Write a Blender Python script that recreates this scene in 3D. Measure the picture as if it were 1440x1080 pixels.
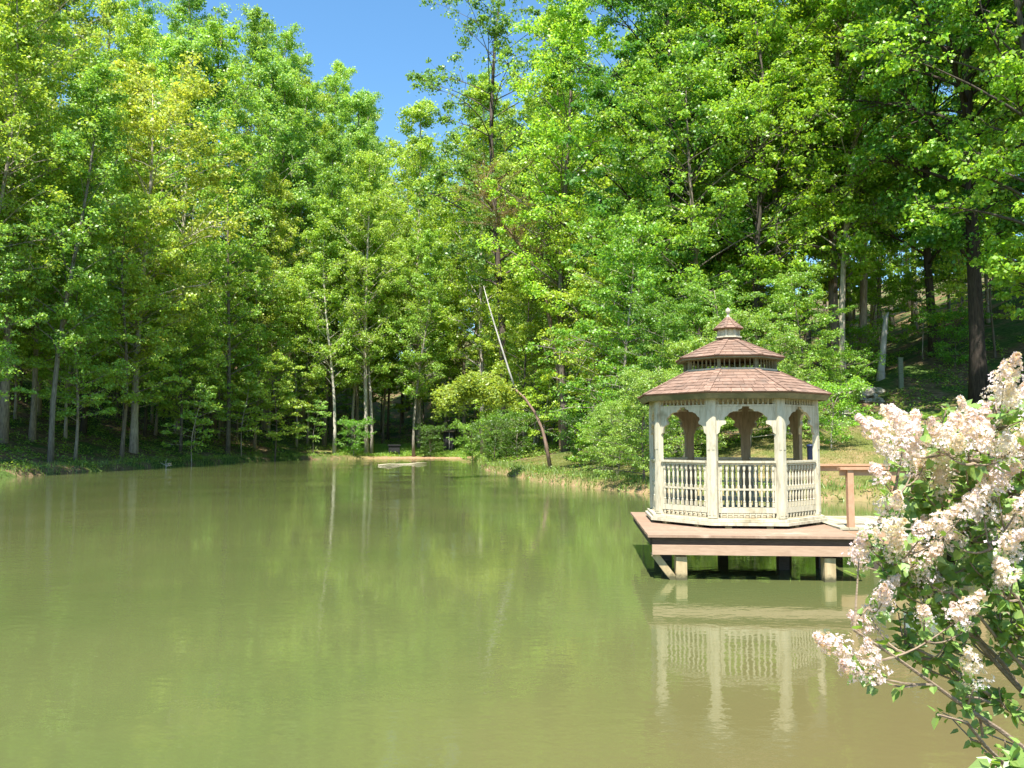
import bpy, math, random
import numpy as np
from mathutils import Vector, Matrix

for o in list(bpy.data.objects): bpy.data.objects.remove(o)
S = bpy.context.scene
C = S.collection
R = math.radians

# ------------------------------------------------------------ camera, sky, sun, exposure
F = 1130.0 / 1440.0                      # focal length in picture widths
CAM = Vector((0.0, 0.0, 2.0)); PITCH = math.atan(77 / 1130.0)
cd = bpy.data.cameras.new("camera"); cam = bpy.data.objects.new("camera", cd); C.objects.link(cam)
cd.sensor_width = 36.0; cd.lens = 36.0 * F; cd.clip_start = 0.05; cd.clip_end = 3000
cam.location = CAM; cam.rotation_euler = (R(90) + PITCH, 0, 0)
S.camera = cam
SUN_AZ, SUN_EL = R(15), R(63)            # sun stands behind the camera, a little to its left
sdir = Vector((-math.sin(SUN_AZ) * math.cos(SUN_EL), -math.cos(SUN_AZ) * math.cos(SUN_EL), math.sin(SUN_EL)))
w = bpy.data.worlds.new("World"); S.world = w; w.use_nodes = True
nt = w.node_tree; sky = nt.nodes.new("ShaderNodeTexSky"); sky.sky_type = 'NISHITA'; sky.sun_disc = False
sky.sun_elevation = SUN_EL; sky.sun_rotation = math.atan2(sdir.x, sdir.y)
sky.air_density = 1.0; sky.dust_density = 0.2; sky.ozone_density = 2.5; sky.altitude = 200
bg = nt.nodes["Background"]; bg.inputs[1].default_value = 0.115
hsv = nt.nodes.new('ShaderNodeHueSaturation'); hsv.inputs['Saturation'].default_value = 1.16; hsv.inputs['Hue'].default_value = .492
nt.links.new(sky.outputs[0], hsv.inputs['Color']); nt.links.new(hsv.outputs[0], bg.inputs[0])
ld = bpy.data.lights.new("sun", 'SUN'); ld.energy = 5.0; ld.angle = R(0.5); ld.color = (1.0, 0.955, 0.88)
sun = bpy.data.objects.new("sun", ld); C.objects.link(sun)
sun.rotation_euler = (-sdir).to_track_quat('-Z', 'Y').to_euler(); sun.location = (0, 0, 60)
S.view_settings.view_transform = 'Standard'; S.view_settings.look = 'None'
S.view_settings.exposure = 1.3; S.view_settings.gamma = 1.0
S.render.engine = 'CYCLES'
S.cycles.max_bounces = 7; S.cycles.diffuse_bounces = 4; S.cycles.glossy_bounces = 3
S.cycles.transmission_bounces = 4; S.cycles.caustics_reflective = False; S.cycles.caustics_refractive = False
S.cycles.use_denoising = True

rng = np.random.default_rng(7); random.seed(7)

def pix(px, py, d):
    """world point seen at photo pixel (1440x1080) at ground distance y = d"""
    a = (px - 720) / 1130.0; b = -(py - 540) / 1130.0
    cp, sp = math.cos(PITCH), math.sin(PITCH)
    v = Vector((a, cp - b * sp, sp + b * cp))
    return CAM + v * (d / v.y)
def proj(p):
    q = Vector(p) - CAM
    cp, sp = math.cos(PITCH), math.sin(PITCH)
    z = q.y * cp + q.z * sp; y = -q.y * sp + q.z * cp
    return 720 + 1130 * q.x / z, 540 - 1130 * y / z

# ------------------------------------------------------------ mesh helpers
class MB:
    def __init__(s): s.v = []; s.f = []; s.n = 0; s.m = None
    def add(s, v, f):
        v = np.asarray(v, float).reshape(-1, 3)
        s.v.append(v); s.f += [tuple(i + s.n for i in q) for q in f]; s.n += len(v)
    def box(s, c, size, rz=0.0, M=None):
        hx, hy, hz = size[0] / 2, size[1] / 2, size[2] / 2
        v = np.array([(x, y, z) for x in (-hx, hx) for y in (-hy, hy) for z in (-hz, hz)])
        if M is not None: v = v @ np.array(M).T
        if rz:
            c_, s_ = math.cos(rz), math.sin(rz); v = v @ np.array([[c_, s_, 0], [-s_, c_, 0], [0, 0, 1]])
        s.add(v + np.array(c), [(0, 1, 3, 2), (4, 6, 7, 5), (0, 4, 5, 1), (2, 3, 7, 6), (0, 2, 6, 4), (1, 5, 7, 3)])
    def bar(s, a, b, wid, hei):
        a = Vector(a); b = Vector(b); d = b - a; L = d.length; x = d.normalized()
        up = Vector((0, 0, 1)) if abs(x.z) < .95 else Vector((0, 1, 0))
        y = up.cross(x).normalized(); z = x.cross(y)
        v = []
        for t in (0, L):
            for sy in (-wid / 2, wid / 2):
                for sz in (-hei / 2, hei / 2): v.append(a + x * t + y * sy + z * sz)
        s.add([tuple(p) for p in v], [(0, 1, 3, 2), (4, 6, 7, 5), (0, 4, 5, 1), (2, 3, 7, 6), (0, 2, 6, 4), (1, 5, 7, 3)])
    def prism(s, poly, z0, z1):
        n = len(poly); v = [(x, y, z0) for x, y in poly] + [(x, y, z1) for x, y in poly]
        s.add(v, [tuple(range(n))[::-1], tuple(range(n, 2 * n))] + [(i, (i + 1) % n, n + (i + 1) % n, n + i) for i in range(n)])
    def lathe(s, prof, c=(0, 0, 0), n=10):
        v = []
        for r, z in prof:
            for k in range(n):
                a = 2 * math.pi * k / n; v.append((c[0] + r * math.cos(a), c[1] + r * math.sin(a), c[2] + z))
        f = [(i * n + k, i * n + (k + 1) % n, (i + 1) * n + (k + 1) % n, (i + 1) * n + k) for i in range(len(prof) - 1) for k in range(n)]
        f += [tuple(range(n))[::-1], tuple(range((len(prof) - 1) * n, len(prof) * n))]
        s.add(v, f)
    def tube(s, pts, rad, n=6):
        pts = np.asarray(pts, float); m = len(pts)
        tn = np.gradient(pts, axis=0); tn /= np.linalg.norm(tn, axis=1)[:, None] + 1e-9
        ref = np.array([0.31, 0.95, 0.05]) if abs(tn[0, 2]) > .5 else np.array([0, 0.1, 1.0])
        u = np.cross(tn, ref); u /= np.linalg.norm(u, axis=1)[:, None] + 1e-9; w_ = np.cross(tn, u)
        a = np.arange(n) * 2 * np.pi / n
        rad = np.asarray(rad, float)
        v = pts[:, None] + rad[:, None, None] * (np.cos(a)[None, :, None] * u[:, None] + np.sin(a)[None, :, None] * w_[:, None])
        f = [(i * n + k, i * n + (k + 1) % n, (i + 1) * n + (k + 1) % n, (i + 1) * n + k) for i in range(m - 1) for k in range(n)]
        f.append(tuple(range((m - 1) * n, m * n))); f.append(tuple(range(n))[::-1])
        s.add(v.reshape(-1, 3), f)
    def mesh(s, name, mat, smooth=False):
        me = bpy.data.meshes.new(name)
        me.from_pydata(np.concatenate(s.v).tolist(), [], s.f)
        if smooth: me.shade_smooth()
        me.materials.append(mat); me.update(); return me
    def build(s, name, mat, parent=None, smooth=False):
        return link(name, s.mesh(name, mat, smooth), parent)

def link(name, me, parent=None):
    o = bpy.data.objects.new(name, me); C.objects.link(o)
    if parent is not None: o.parent = parent
    return o
def fast_mesh(name, V, k, mat, smooth=False):
    """V: (n, k, 3) array of separate k-gons"""
    n = len(V); me = bpy.data.meshes.new(name)
    me.vertices.add(n * k); me.vertices.foreach_set("co", np.ascontiguousarray(V, dtype=np.float32).ravel())
    me.loops.add(n * k); me.loops.foreach_set("vertex_index", np.arange(n * k, dtype=np.int32))
    me.polygons.add(n); me.polygons.foreach_set("loop_start", np.arange(0, n * k, k, dtype=np.int32))
    me.polygons.foreach_set("loop_total", np.full(n, k, dtype=np.int32))
    me.materials.append(mat); me.update(calc_edges=True); me.validate()
    return me
def empty(name, loc=(0, 0, 0), rz=0.0):
    o = bpy.data.objects.new(name, None); C.objects.link(o); o.location = loc; o.rotation_euler = (0, 0, rz)
    o.empty_display_size = .3; return o
def tag(o, label, cat=None, group=None, kind=None):
    if label: o["label"] = label
    if cat: o["category"] = cat
    if group: o["group"] = group
    if kind: o["kind"] = kind
    return o

# ------------------------------------------------------------ materials
def new_mat(name):
    m = bpy.data.materials.new(name); m.use_nodes = True; t = m.node_tree
    for n in list(t.nodes): t.nodes.remove(n)
    return m, t, t.nodes.new, t.links.new
def paint_mat(name, c1, c2, scale=6, rough=.75, bump=.25, grain=(1, 1, 8), c3=None, t3=.62, obcol=False, island=0.0, spec=.3):
    m, t, N, L = new_mat(name)
    out = N("ShaderNodeOutputMaterial"); p = N("ShaderNodeBsdfPrincipled"); L(p.outputs[0], out.inputs[0])
    tc = N("ShaderNodeTexCoord"); mp = N("ShaderNodeMapping"); mp.inputs[3].default_value = grain
    L(tc.outputs["Object"], mp.inputs[0])
    n1 = N("ShaderNodeTexNoise"); n1.inputs["Scale"].default_value = scale; n1.inputs["Detail"].default_value = 6; n1.inputs["Roughness"].default_value = .65
    L(mp.outputs[0], n1.inputs["Vector"])
    r = N("ShaderNodeValToRGB"); r.color_ramp.elements[0].position = .35; r.color_ramp.elements[1].position = .65
    r.color_ramp.elements[0].color = (*c1, 1); r.color_ramp.elements[1].color = (*c2, 1)
    L(n1.outputs[0], r.inputs[0]); col = r.outputs[0]
    if c3:
        n2 = N("ShaderNodeTexNoise"); n2.inputs["Scale"].default_value = scale * .35; n2.inputs["Detail"].default_value = 8
        L(tc.outputs["Object"], n2.inputs["Vector"])
        r2 = N("ShaderNodeValToRGB"); r2.color_ramp.elements[0].position = t3 - .06; r2.color_ramp.elements[1].position = t3 + .06
        L(n2.outputs[0], r2.inputs[0]); mx = N("ShaderNodeMix"); mx.data_type = 'RGBA'
        L(r2.outputs[0], mx.inputs[0]); L(col, mx.inputs[6]); mx.inputs[7].default_value = (*c3, 1); col = mx.outputs[2]
    if obcol:
        oi = N("ShaderNodeObjectInfo"); mm = N("ShaderNodeMix"); mm.data_type = 'RGBA'; mm.blend_type = 'MULTIPLY'
        mm.inputs[0].default_value = 1; L(col, mm.inputs[6]); L(oi.outputs["Color"], mm.inputs[7]); col = mm.outputs[2]
    if island:
        g = N("ShaderNodeNewGeometry"); mr = N("ShaderNodeMapRange"); mr.inputs[3].default_value = 1 - island; mr.inputs[4].default_value = 1 + island
        L(g.outputs["Random Per Island"], mr.inputs[0]); hs = N("ShaderNodeHueSaturation"); L(mr.outputs[0], hs.inputs["Value"])
        L(col, hs.inputs["Color"]); col = hs.outputs[0]
    L(col, p.inputs["Base Color"]); p.inputs["Roughness"].default_value = rough
    p.inputs["Specular IOR Level"].default_value = spec
    if bump:
        b = N("ShaderNodeBump"); b.inputs["Strength"].default_value = bump; b.inputs["Distance"].default_value = .02
        L(n1.outputs[0], b.inputs["Height"]); L(b.outputs[0], p.inputs["Normal"])
    return m
def leaf_mat(name, var=.35, trans=.42, gloss=.05):
    m, t, N, L = new_mat(name)
    out = N("ShaderNodeOutputMaterial"); oi = N("ShaderNodeObjectInfo"); g = N("ShaderNodeNewGeometry")
    mr = N("ShaderNodeMapRange"); mr.inputs[3].default_value = 1 - var; mr.inputs[4].default_value = 1 + var
    L(g.outputs["Random Per Island"], mr.inputs[0])
    mh = N("ShaderNodeMath"); mh.operation = 'MULTIPLY'; mh.inputs[1].default_value = 7.31; L(g.outputs["Random Per Island"], mh.inputs[0])
    fr = N("ShaderNodeMath"); fr.operation = 'FRACT'; L(mh.outputs[0], fr.inputs[0])
    m2 = N("ShaderNodeMapRange"); m2.inputs[3].default_value = .482; m2.inputs[4].default_value = .518; L(fr.outputs[0], m2.inputs[0])
    hs = N("ShaderNodeHueSaturation"); L(m2.outputs[0], hs.inputs["Hue"]); L(mr.outputs[0], hs.inputs["Value"]); L(oi.outputs["Color"], hs.inputs["Color"])
    d = N("ShaderNodeBsdfDiffuse"); tr = N("ShaderNodeBsdfTranslucent"); gl = N("ShaderNodeBsdfGlossy"); gl.inputs["Roughness"].default_value = .45
    L(hs.outputs[0], d.inputs[0])
    tm = N("ShaderNodeMix"); tm.data_type = 'RGBA'; tm.blend_type = 'MULTIPLY'; tm.inputs[0].default_value = 1
    L(hs.outputs[0], tm.inputs[6]); tm.inputs[7].default_value = (1.5, 1.4, .6, 1); L(tm.outputs[2], tr.inputs[0])
    a = N("ShaderNodeMixShader"); a.inputs[0].default_value = trans; L(d.outputs[0], a.inputs[1]); L(tr.outputs[0], a.inputs[2])
    b = N("ShaderNodeMixShader"); b.inputs[0].default_value = gloss; L(a.outputs[0], b.inputs[1]); L(gl.outputs[0], b.inputs[2])
    L(b.outputs[0], out.inputs[0]); return m
M_leaf = leaf_mat("leaf", .34, .46, .04)
M_lilac_leaf = leaf_mat("lilac leaf", .3, .38, .06)
M_petal = leaf_mat("lilac petal", .14, .42, .02)
M_bark = paint_mat("bark", (.55, .52, .5), (1.25, 1.2, 1.12), 5, .9, .6, (3, 3, .5), obcol=True, spec=.1)
M_paint = paint_mat("weathered cream paint", (.47, .425, .30), (.56, .51, .375), 7, .7, .2, (3, 3, .7), (.30, .26, .16), .66)
M_tan = paint_mat("tan rear wood", (.22, .165, .10), (.33, .26, .165), 7, .75, .2, (3, 3, .7))  # darker tan tone for the rear posts and brackets
t_ = M_paint.node_tree; N_ = t_.nodes.new; L_ = t_.links.new; p_ = [n for n in t_.nodes if n.type == 'BSDF_PRINCIPLED'][0]
src = p_.inputs["Base Color"].links[0].from_socket; tc_ = N_("ShaderNodeTexCoord"); mp2 = N_("ShaderNodeMapping"); mp2.inputs[3].default_value = (9, 9, 1.6); L_(tc_.outputs["Object"], mp2.inputs[0])
n_ = N_("ShaderNodeTexNoise"); n_.inputs["Scale"].default_value = 2.2; n_.inputs["Detail"].default_value = 9; n_.inputs["Roughness"].default_value = .7; L_(mp2.outputs[0], n_.inputs["Vector"])
r_ = N_("ShaderNodeMapRange"); r_.inputs[1].default_value = .50; r_.inputs[2].default_value = .72; r_.inputs[4].default_value = .75; L_(n_.outputs[0], r_.inputs[0])
mx_ = N_("ShaderNodeMix"); mx_.data_type = 'RGBA'; L_(r_.outputs[0], mx_.inputs[0]); L_(src, mx_.inputs[6]); mx_.inputs[7].default_value = (.20, .17, .10, 1); L_(mx_.outputs[2], p_.inputs["Base Color"])
M_soffit = paint_mat("dark olive fascia", (.13, .13, .07), (.23, .21, .12), 5, .8, .2, (1, 1, 2), (.09, .10, .05), .6)  # dark olive tone for fascia, soffit, cupola heads and mullions
M_ceil = paint_mat("brown ceiling boards", (.14, .075, .045), (.22, .13, .08), 9, .8, .2, (1, 1, 1))
M_shingle = paint_mat("brown shingle", (.19, .118, .082), (.27, .178, .13), 14, .92, .35, (1, 1, 1), (.20, .14, .105), .6, island=.2, spec=.15)
M_deck = paint_mat("brown deck paint", (.26, .165, .11), (.35, .235, .16), 8, .65, .2, (1.2, 6, 1), (.5, .36, .26), .66, island=.08)
M_beam = paint_mat("tan brown beam paint", (.38, .25, .165), (.46, .315, .215), 5, .65, .15, (1.2, 6, 6), (.26, .15, .10), .68)
M_rail = paint_mat("brown rail paint", (.42, .235, .135), (.50, .305, .185), 8, .6, .15, (1, 1, 1), (.5, .33, .22), .7)
M_darkwood = paint_mat("dark wood and painted shade", (.05, .04, .03), (.09, .07, .05), 8, .8, .2)  # shade below the decking put into the colour; plain dark on shed roof
M_piling = paint_mat("tan piling", (.36, .27, .14), (.52, .40, .23), 6, .85, .35, (3, 3, .6), (.14, .11, .06), .6)
def wetband(mt):
    t_ = mt.node_tree; N_ = t_.nodes.new; L_ = t_.links.new; p_ = [n for n in t_.nodes if n.type == 'BSDF_PRINCIPLED'][0]
    src = p_.inputs["Base Color"].links[0].from_socket; tc_ = N_("ShaderNodeTexCoord"); sx = N_("ShaderNodeSeparateXYZ"); L_(tc_.outputs["Object"], sx.inputs[0])
    n_ = N_("ShaderNodeTexNoise"); n_.inputs["Scale"].default_value = 22; L_(tc_.outputs["Object"], n_.inputs["Vector"])
    a_ = N_("ShaderNodeMath"); a_.operation = 'MULTIPLY_ADD'; a_.inputs[1].default_value = .12; L_(n_.outputs[0], a_.inputs[0]); L_(sx.outputs[2], a_.inputs[2])
    r_ = N_("ShaderNodeMapRange"); r_.inputs[1].default_value = .17; r_.inputs[2].default_value = .10; L_(a_.outputs[0], r_.inputs[0])
    mx_ = N_("ShaderNodeMix"); mx_.data_type = 'RGBA'; L_(r_.outputs[0], mx_.inputs[0]); L_(src, mx_.inputs[6]); mx_.inputs[7].default_value = (.10, .09, .045, 1); L_(mx_.outputs[2], p_.inputs["Base Color"])
wetband(M_piling)
M_plank = paint_mat("pale walkway planks", (.36, .31, .2), (.48, .42, .29), 7, .8, .2, (1, 4, 1), (.3, .22, .12), .64, island=.1)
M_rock = paint_mat("rock", (.25, .22, .18), (.5, .45, .38), 4, .9, .6, (1, 1, 1), (.12, .13, .06), .6)
M_black = paint_mat("charcoal paint", (.012, .012, .014), (.03, .03, .03), 5, .7, .1)
M_navy = paint_mat("navy plastic", (.012, .018, .05), (.02, .03, .075), 5, .45, .05)
M_soilfloat = paint_mat("bleached log", (.5, .42, .3), (.7, .62, .47), 4, .85, .3, (1, 5, 5))
M_post = paint_mat("grey green post", (.12, .14, .09), (.2, .22, .15), 5, .85, .2)

# ------------------------------------------------------------ terrain
SH = [(-26, 41), (-25.6, 49), (-25, 58), (-22.5, 73), (-17, 80), (-12, 83), (-7.5, 83), (-4.2, 79), (-2.9, 68), (-2.2, 55), (-.8, 47), (1.0, 38.5), (2.6, 34),
      (4.0, 31), (5.2, 28.6), (8, 27), (11.4, 25.8), (13.5, 23.5), (13.2, 19), (12, 14.5), (10.6, 10), (8.2, 6.2), (5, 4.2), (2.8, 3.1), (.5, 2.7), (-6, 2.4),
      (-18, 4), (-27, 10), (-31, 20), (-29, 32)]
def catmull(P, n=6):
    P = np.array(P, float); out = []
    for i in range(len(P)):
        p0, p1, p2, p3 = P[i - 1], P[i], P[(i + 1) % len(P)], P[(i + 2) % len(P)]
        for k in range(n):
            t = k / n
            out.append(.5 * ((2 * p1) + (-p0 + p2) * t + (2 * p0 - 5 * p1 + 4 * p2 - p3) * t * t + (-p0 + 3 * p1 - 3 * p2 + p3) * t ** 3))
    return np.array(out)
SHP = catmull(SH, 6)
def shore_dist(X, Y):
    """signed: positive on land, negative over water"""
    P = np.stack([np.ravel(X), np.ravel(Y)], 1).astype(float); best = np.full(len(P), 1e9); ins = np.zeros(len(P), bool)
    for i in range(len(SHP)):
        a = SHP[i]; b = SHP[(i + 1) % len(SHP)]; ab = b - a; L = (ab @ ab) + 1e-9
        t = np.clip(((P - a) @ ab) / L, 0, 1); q = P - a - t[:, None] * ab
        best = np.minimum(best, (q * q).sum(1))
        c = ((a[1] > P[:, 1]) != (b[1] > P[:, 1])) & (P[:, 0] < (b[0] - a[0]) * (P[:, 1] - a[1]) / (b[1] - a[1] + 1e-12) + a[0])
        ins ^= c
    d = np.sqrt(best); d[ins] *= -1
    return d.reshape(np.shape(X))
def snoise(x, y, s, seed=0):
    r = np.random.default_rng(seed); v = 0
    for k in range(6):
        a = r.uniform(0, 6.28); f = (1 + k * .45) / s; ph = r.uniform(0, 6.28)
        v = v + np.sin((x * np.cos(a) + y * np.sin(a)) * f * 6.28 + ph) / (1 + k * .4)
    return v / 3.0
AZ = [-180, -90, -45, -32, -22, -14, -9, -4, 0, 5, 12, 25, 40, 70, 120, 180]
SL = [.03, .12, .36, .36, .31, .21, .11, .15, .19, .21, .22, .235, .25, .12, .03, .03]
def height(X, Y, sd=None):
    X = np.asarray(X, float); Y = np.asarray(Y, float)
    if sd is None: sd = shore_dist(X, Y)
    az = np.degrees(np.arctan2(X, Y)); s = np.interp(az, AZ, SL)
    e = np.clip(sd / .55, 0, 1); e = e * e * (3 - 2 * e)
    t = np.maximum(sd - .4, 0); ramp = np.minimum(t, 55) + np.clip(t - 14, 0, 70) * 1.1 * np.interp(az, [-4, 9], [1, .55]) + np.clip(t - 84, 0, 200) * .9
    near = np.clip((Y - 6) / 10, 0.05, 1)
    beach = np.exp(-(((X + 9) / 6.5) ** 2 + ((Y - 83) / 6) ** 2))
    land = .34 * e * (1 - .8 * beach) + s * near * ramp * (t / (t + 2.0)) * (1 - .5 * beach) + (.10 * snoise(X, Y, 7, 3) + .05 * snoise(X, Y, 2.3, 4)) * np.clip(sd / 2, 0, 1)
    bed = -1.3 * np.clip(-sd / 3.5, 0, 1) ** .7 - .03
    return np.where(sd > 0, land, bed)
def gz(x, y): return float(height(np.array([x]), np.array([y]))[0])

def axis(segs):
    out = []
    for a, b, st in segs: out += list(np.arange(a, b, st))
    return np.array(out + [segs[-1][1]])
xs = axis([(-700, -160, 40), (-160, -60, 5), (-60, -36, 1.2), (-36, 22, .42), (22, 60, 1.2), (60, 160, 5), (160, 700, 40)])
ys = axis([(-300, -20, 20), (-20, 0, 2), (0, 95, .42), (95, 130, 1.5), (130, 220, 6), (220, 900, 40)])
GX, GY = np.meshgrid(xs, ys); SD = shore_dist(GX, GY); GZ = height(GX, GY, SD)
jit = (SD > -2) & (np.abs(SD) < 3)
V = np.stack([GX, GY, GZ], 2).reshape(-1, 3)
nx, ny = len(xs), len(ys)
idx = np.arange(nx * ny).reshape(ny, nx)
Q = np.stack([idx[:-1, :-1], idx[:-1, 1:], idx[1:, 1:], idx[1:, :-1]], 2).reshape(-1, 4)
me = bpy.data.meshes.new("ground"); me.vertices.add(len(V)); me.vertices.foreach_set("co", V.astype(np.float32).ravel())
me.loops.add(Q.size); me.loops.foreach_set("vertex_index", Q.astype(np.int32).ravel())
me.polygons.add(len(Q)); me.polygons.foreach_set("loop_start", np.arange(0, Q.size, 4, dtype=np.int32)); me.polygons.foreach_set("loop_total", np.full(len(Q), 4, dtype=np.int32))
me.update(calc_edges=True); me.shade_smooth()
lawn = np.clip(1.35 - np.sqrt(((GX - 11.5) / 7.5) ** 2 + ((GY - 28.5) / 7) ** 2), 0, .35) / .35
lawn = np.maximum(lawn, np.clip(1.3 - np.sqrt(((GX - 2.5) / 4.5) ** 2 + ((GY - 41) / 10) ** 2), 0, .3) / .3 * .9)
lawn = np.maximum(lawn, np.clip(1.3 - np.sqrt(((GX + 9) / 13) ** 2 + ((GY - 89) / 8) ** 2), 0, .3) / .3)
sand = np.exp(-(((GX + 8.8) / 6.2) ** 4 + ((SD - .4) / 1.5) ** 2)) * (GY > 60)
sand = np.maximum(sand, np.clip(1 - np.abs(SD - .15) / .35, 0, 1) * .8 * np.clip((GX + 12) / 6, .05, 1))
mask = np.stack([lawn, sand, np.clip(SD / 10, 0, 1), np.ones_like(SD)], 2).reshape(-1, 4).astype(np.float32)
ca = me.color_attributes.new("mask", 'FLOAT_COLOR', 'POINT'); ca.data.foreach_set("color", mask.ravel())
m, t, N, L = new_mat("ground")
out = N("ShaderNodeOutputMaterial"); p = N("ShaderNodeBsdfPrincipled"); L(p.outputs[0], out.inputs[0]); p.inputs["Roughness"].default_value = .95; p.inputs["Specular IOR Level"].default_value = .1
at = N("ShaderNodeAttribute"); at.attribute_name = "mask"; sp = N("ShaderNodeSeparateColor"); L(at.outputs["Color"], sp.inputs[0])
tc = N("ShaderNodeTexCoord")
def noise(scale, det=8, rough=.6):
    n = N("ShaderNodeTexNoise"); n.inputs["Scale"].default_value = scale; n.inputs["Detail"].default_value = det; n.inputs["Roughness"].default_value = rough
    L(tc.outputs["Object"], n.inputs["Vector"]); return n
def ramp(src, *els):
    r = N("ShaderNodeValToRGB"); cr = r.color_ramp
    for k, (pos, c) in enumerate(els):
        e = cr.elements[k] if k < 2 else cr.elements.new(pos)
        e.position = pos; e.color = (*c, 1)
    L(src, r.inputs[0]); return r.outputs[0]
def mixc(f, a, b):
    x = N("ShaderNodeMix"); x.data_type = 'RGBA'; L(f, x.inputs[0]); L(a, x.inputs[6]); L(b, x.inputs[7]); return x.outputs[2]
litter = ramp(noise(3.5).outputs[0], (.3, (.07, .05, .028)), (.5, (.16, .11, .06)), (.7, (.27, .19, .11)))
green = ramp(noise(5).outputs[0], (.3, (.03, .055, .012)), (.7, (.10, .16, .035)))
patch = ramp(noise(.35, 5).outputs[0], (.46, (0, 0, 0)), (.56, (1, 1, 1)))
forest = mixc(patch, litter, green)
lg = ramp(noise(9).outputs[0], (.3, (.09, .11, .026)), (.7, (.165, .175, .05)))
dry = ramp(noise(4).outputs[0], (.3, (.17, .125, .055)), (.7, (.27, .2, .09)))
lawnc = mixc(ramp(noise(.5, 6).outputs[0], (.48, (0, 0, 0)), (.62, (1, 1, 1))), lg, dry)
sandc = ramp(noise(3).outputs[0], (.3, (.26, .15, .085)), (.7, (.42, .27, .17)))
c = mixc(sp.outputs[0], forest, lawnc); c = mixc(sp.outputs[1], c, sandc); L(c, p.inputs["Base Color"])
b = N("ShaderNodeBump"); b.inputs["Strength"].default_value = .6; b.inputs["Distance"].default_value = .12; L(noise(6).outputs[0], b.inputs["Height"]); L(b.outputs[0], p.inputs["Normal"])
me.materials.append(m); ground = link("ground", me); tag(ground, "grassy banks and leaf strewn forest floor round the pond", kind="structure")

# ------------------------------------------------------------ water
m, t, N, L = new_mat("water")
out = N("ShaderNodeOutputMaterial"); p = N("ShaderNodeBsdfPrincipled"); L(p.outputs[0], out.inputs[0])
tc = N("ShaderNodeTexCoord"); p.inputs["IOR"].default_value = 1.38; p.inputs["Roughness"].default_value = .012
mur = ramp(noise(.16, 4).outputs[0], (.35, (.084, .104, .033)), (.65, (.108, .120, .042)))
sepx = N("ShaderNodeSeparateXYZ"); L(tc.outputs["Object"], sepx.inputs[0])
dk = N("ShaderNodeVectorMath"); dk.operation = 'DISTANCE'; L(tc.outputs["Object"], dk.inputs[0]); dk.inputs[1].default_value = (5.5, 3.5, 0)
mr = N("ShaderNodeMapRange"); mr.inputs[1].default_value = 7.5; mr.inputs[2].default_value = 1.5; L(dk.outputs["Value"], mr.inputs[0])
br = N("ShaderNodeRGB"); br.outputs[0].default_value = (.145, .105, .046, 1)
L(mixc(mr.outputs[0], mur, br.outputs[0]), p.inputs["Base Color"])
mp = N("ShaderNodeMapping"); mp.inputs[3].default_value = (.8, 1.25, 1); L(tc.outputs["Object"], mp.inputs[0])
def wn(scale, det):
    n = N("ShaderNodeTexNoise"); n.inputs["Scale"].default_value = scale; n.inputs["Detail"].default_value = det; n.inputs["Roughness"].default_value = .5
    L(mp.outputs[0], n.inputs["Vector"]); return n.outputs[0]
def mth(op, a, b):
    x = N("ShaderNodeMath"); x.operation = op
    for k, q in enumerate((a, b)):
        if isinstance(q, (int, float)): x.inputs[k].default_value = q
        else: L(q, x.inputs[k])
    return x.outputs[0]
big = wn(.22, 2)
br_ = N("ShaderNodeMapRange"); br_.inputs[1].default_value = .42; br_.inputs[2].default_value = .62; br_.inputs[3].default_value = .35; br_.inputs[4].default_value = 1.0; L(big, br_.inputs[0])
far = N("ShaderNodeMapRange"); far.inputs[1].default_value = 18; far.inputs[2].default_value = 42; far.inputs[3].default_value = 1.0; far.inputs[4].default_value = 2.6; L(sepx.outputs[1], far.inputs[0])
hgt = mth('ADD', mth('MULTIPLY', wn(7, 3), .55), mth('MULTIPLY', wn(2.2, 2), .6))
hgt = mth('MULTIPLY', mth('MULTIPLY', hgt, br_.outputs[0]), far.outputs[0])
b = N("ShaderNodeBump"); b.inputs["Strength"].default_value = 1.0; b.inputs["Distance"].default_value = .0060; L(hgt, b.inputs["Height"]); L(b.outputs[0], p.inputs["Normal"])
wm = MB(); wm.add([(-45, -1, 0), (30, -1, 0), (30, 95, 0), (-45, 95, 0)], [(0, 1, 2, 3)])
tag(wm.build("water", m), "murky olive green pond water", kind="structure")

# ------------------------------------------------------------ tree builder
def norm(a): return a / (np.linalg.norm(a, axis=-1, keepdims=True) + 1e-9)
def leaves(cent, size, rg, up=1.0, wr=.55, out=None, outw=0.0):
    n = len(cent); nr = rg.normal(size=(n, 3)) * .75; nr[:, 2] += up
    if out is not None: nr += out * outw
    nr = norm(nr); tt = norm(np.cross(nr, rg.normal(size=(n, 3)))); bb = np.cross(nr, tt)
    s = size * rg.uniform(.65, 1.3, (n, 1))
    fold = nr * s * .12
    return np.stack([cent + tt * s * .5, cent + bb * s * wr * .5 + fold - tt * s * .05, cent - tt * s * .5, cent - bb * s * wr * .5 + fold - tt * s * .05], 1)
def bez(a, b, lift, n=6, side=0.0, rg=None):
    a = np.array(a, float); b = np.array(b, float); d = b - a
    perp = np.array([-d[1], d[0], 0]) * side
    mid = (a + b) / 2 + np.array([0, 0, lift]) + perp
    t = np.linspace(0, 1, n)[:, None]
    return (1 - t) ** 2 * a + 2 * t * (1 - t) * mid + t * t * b
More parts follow.
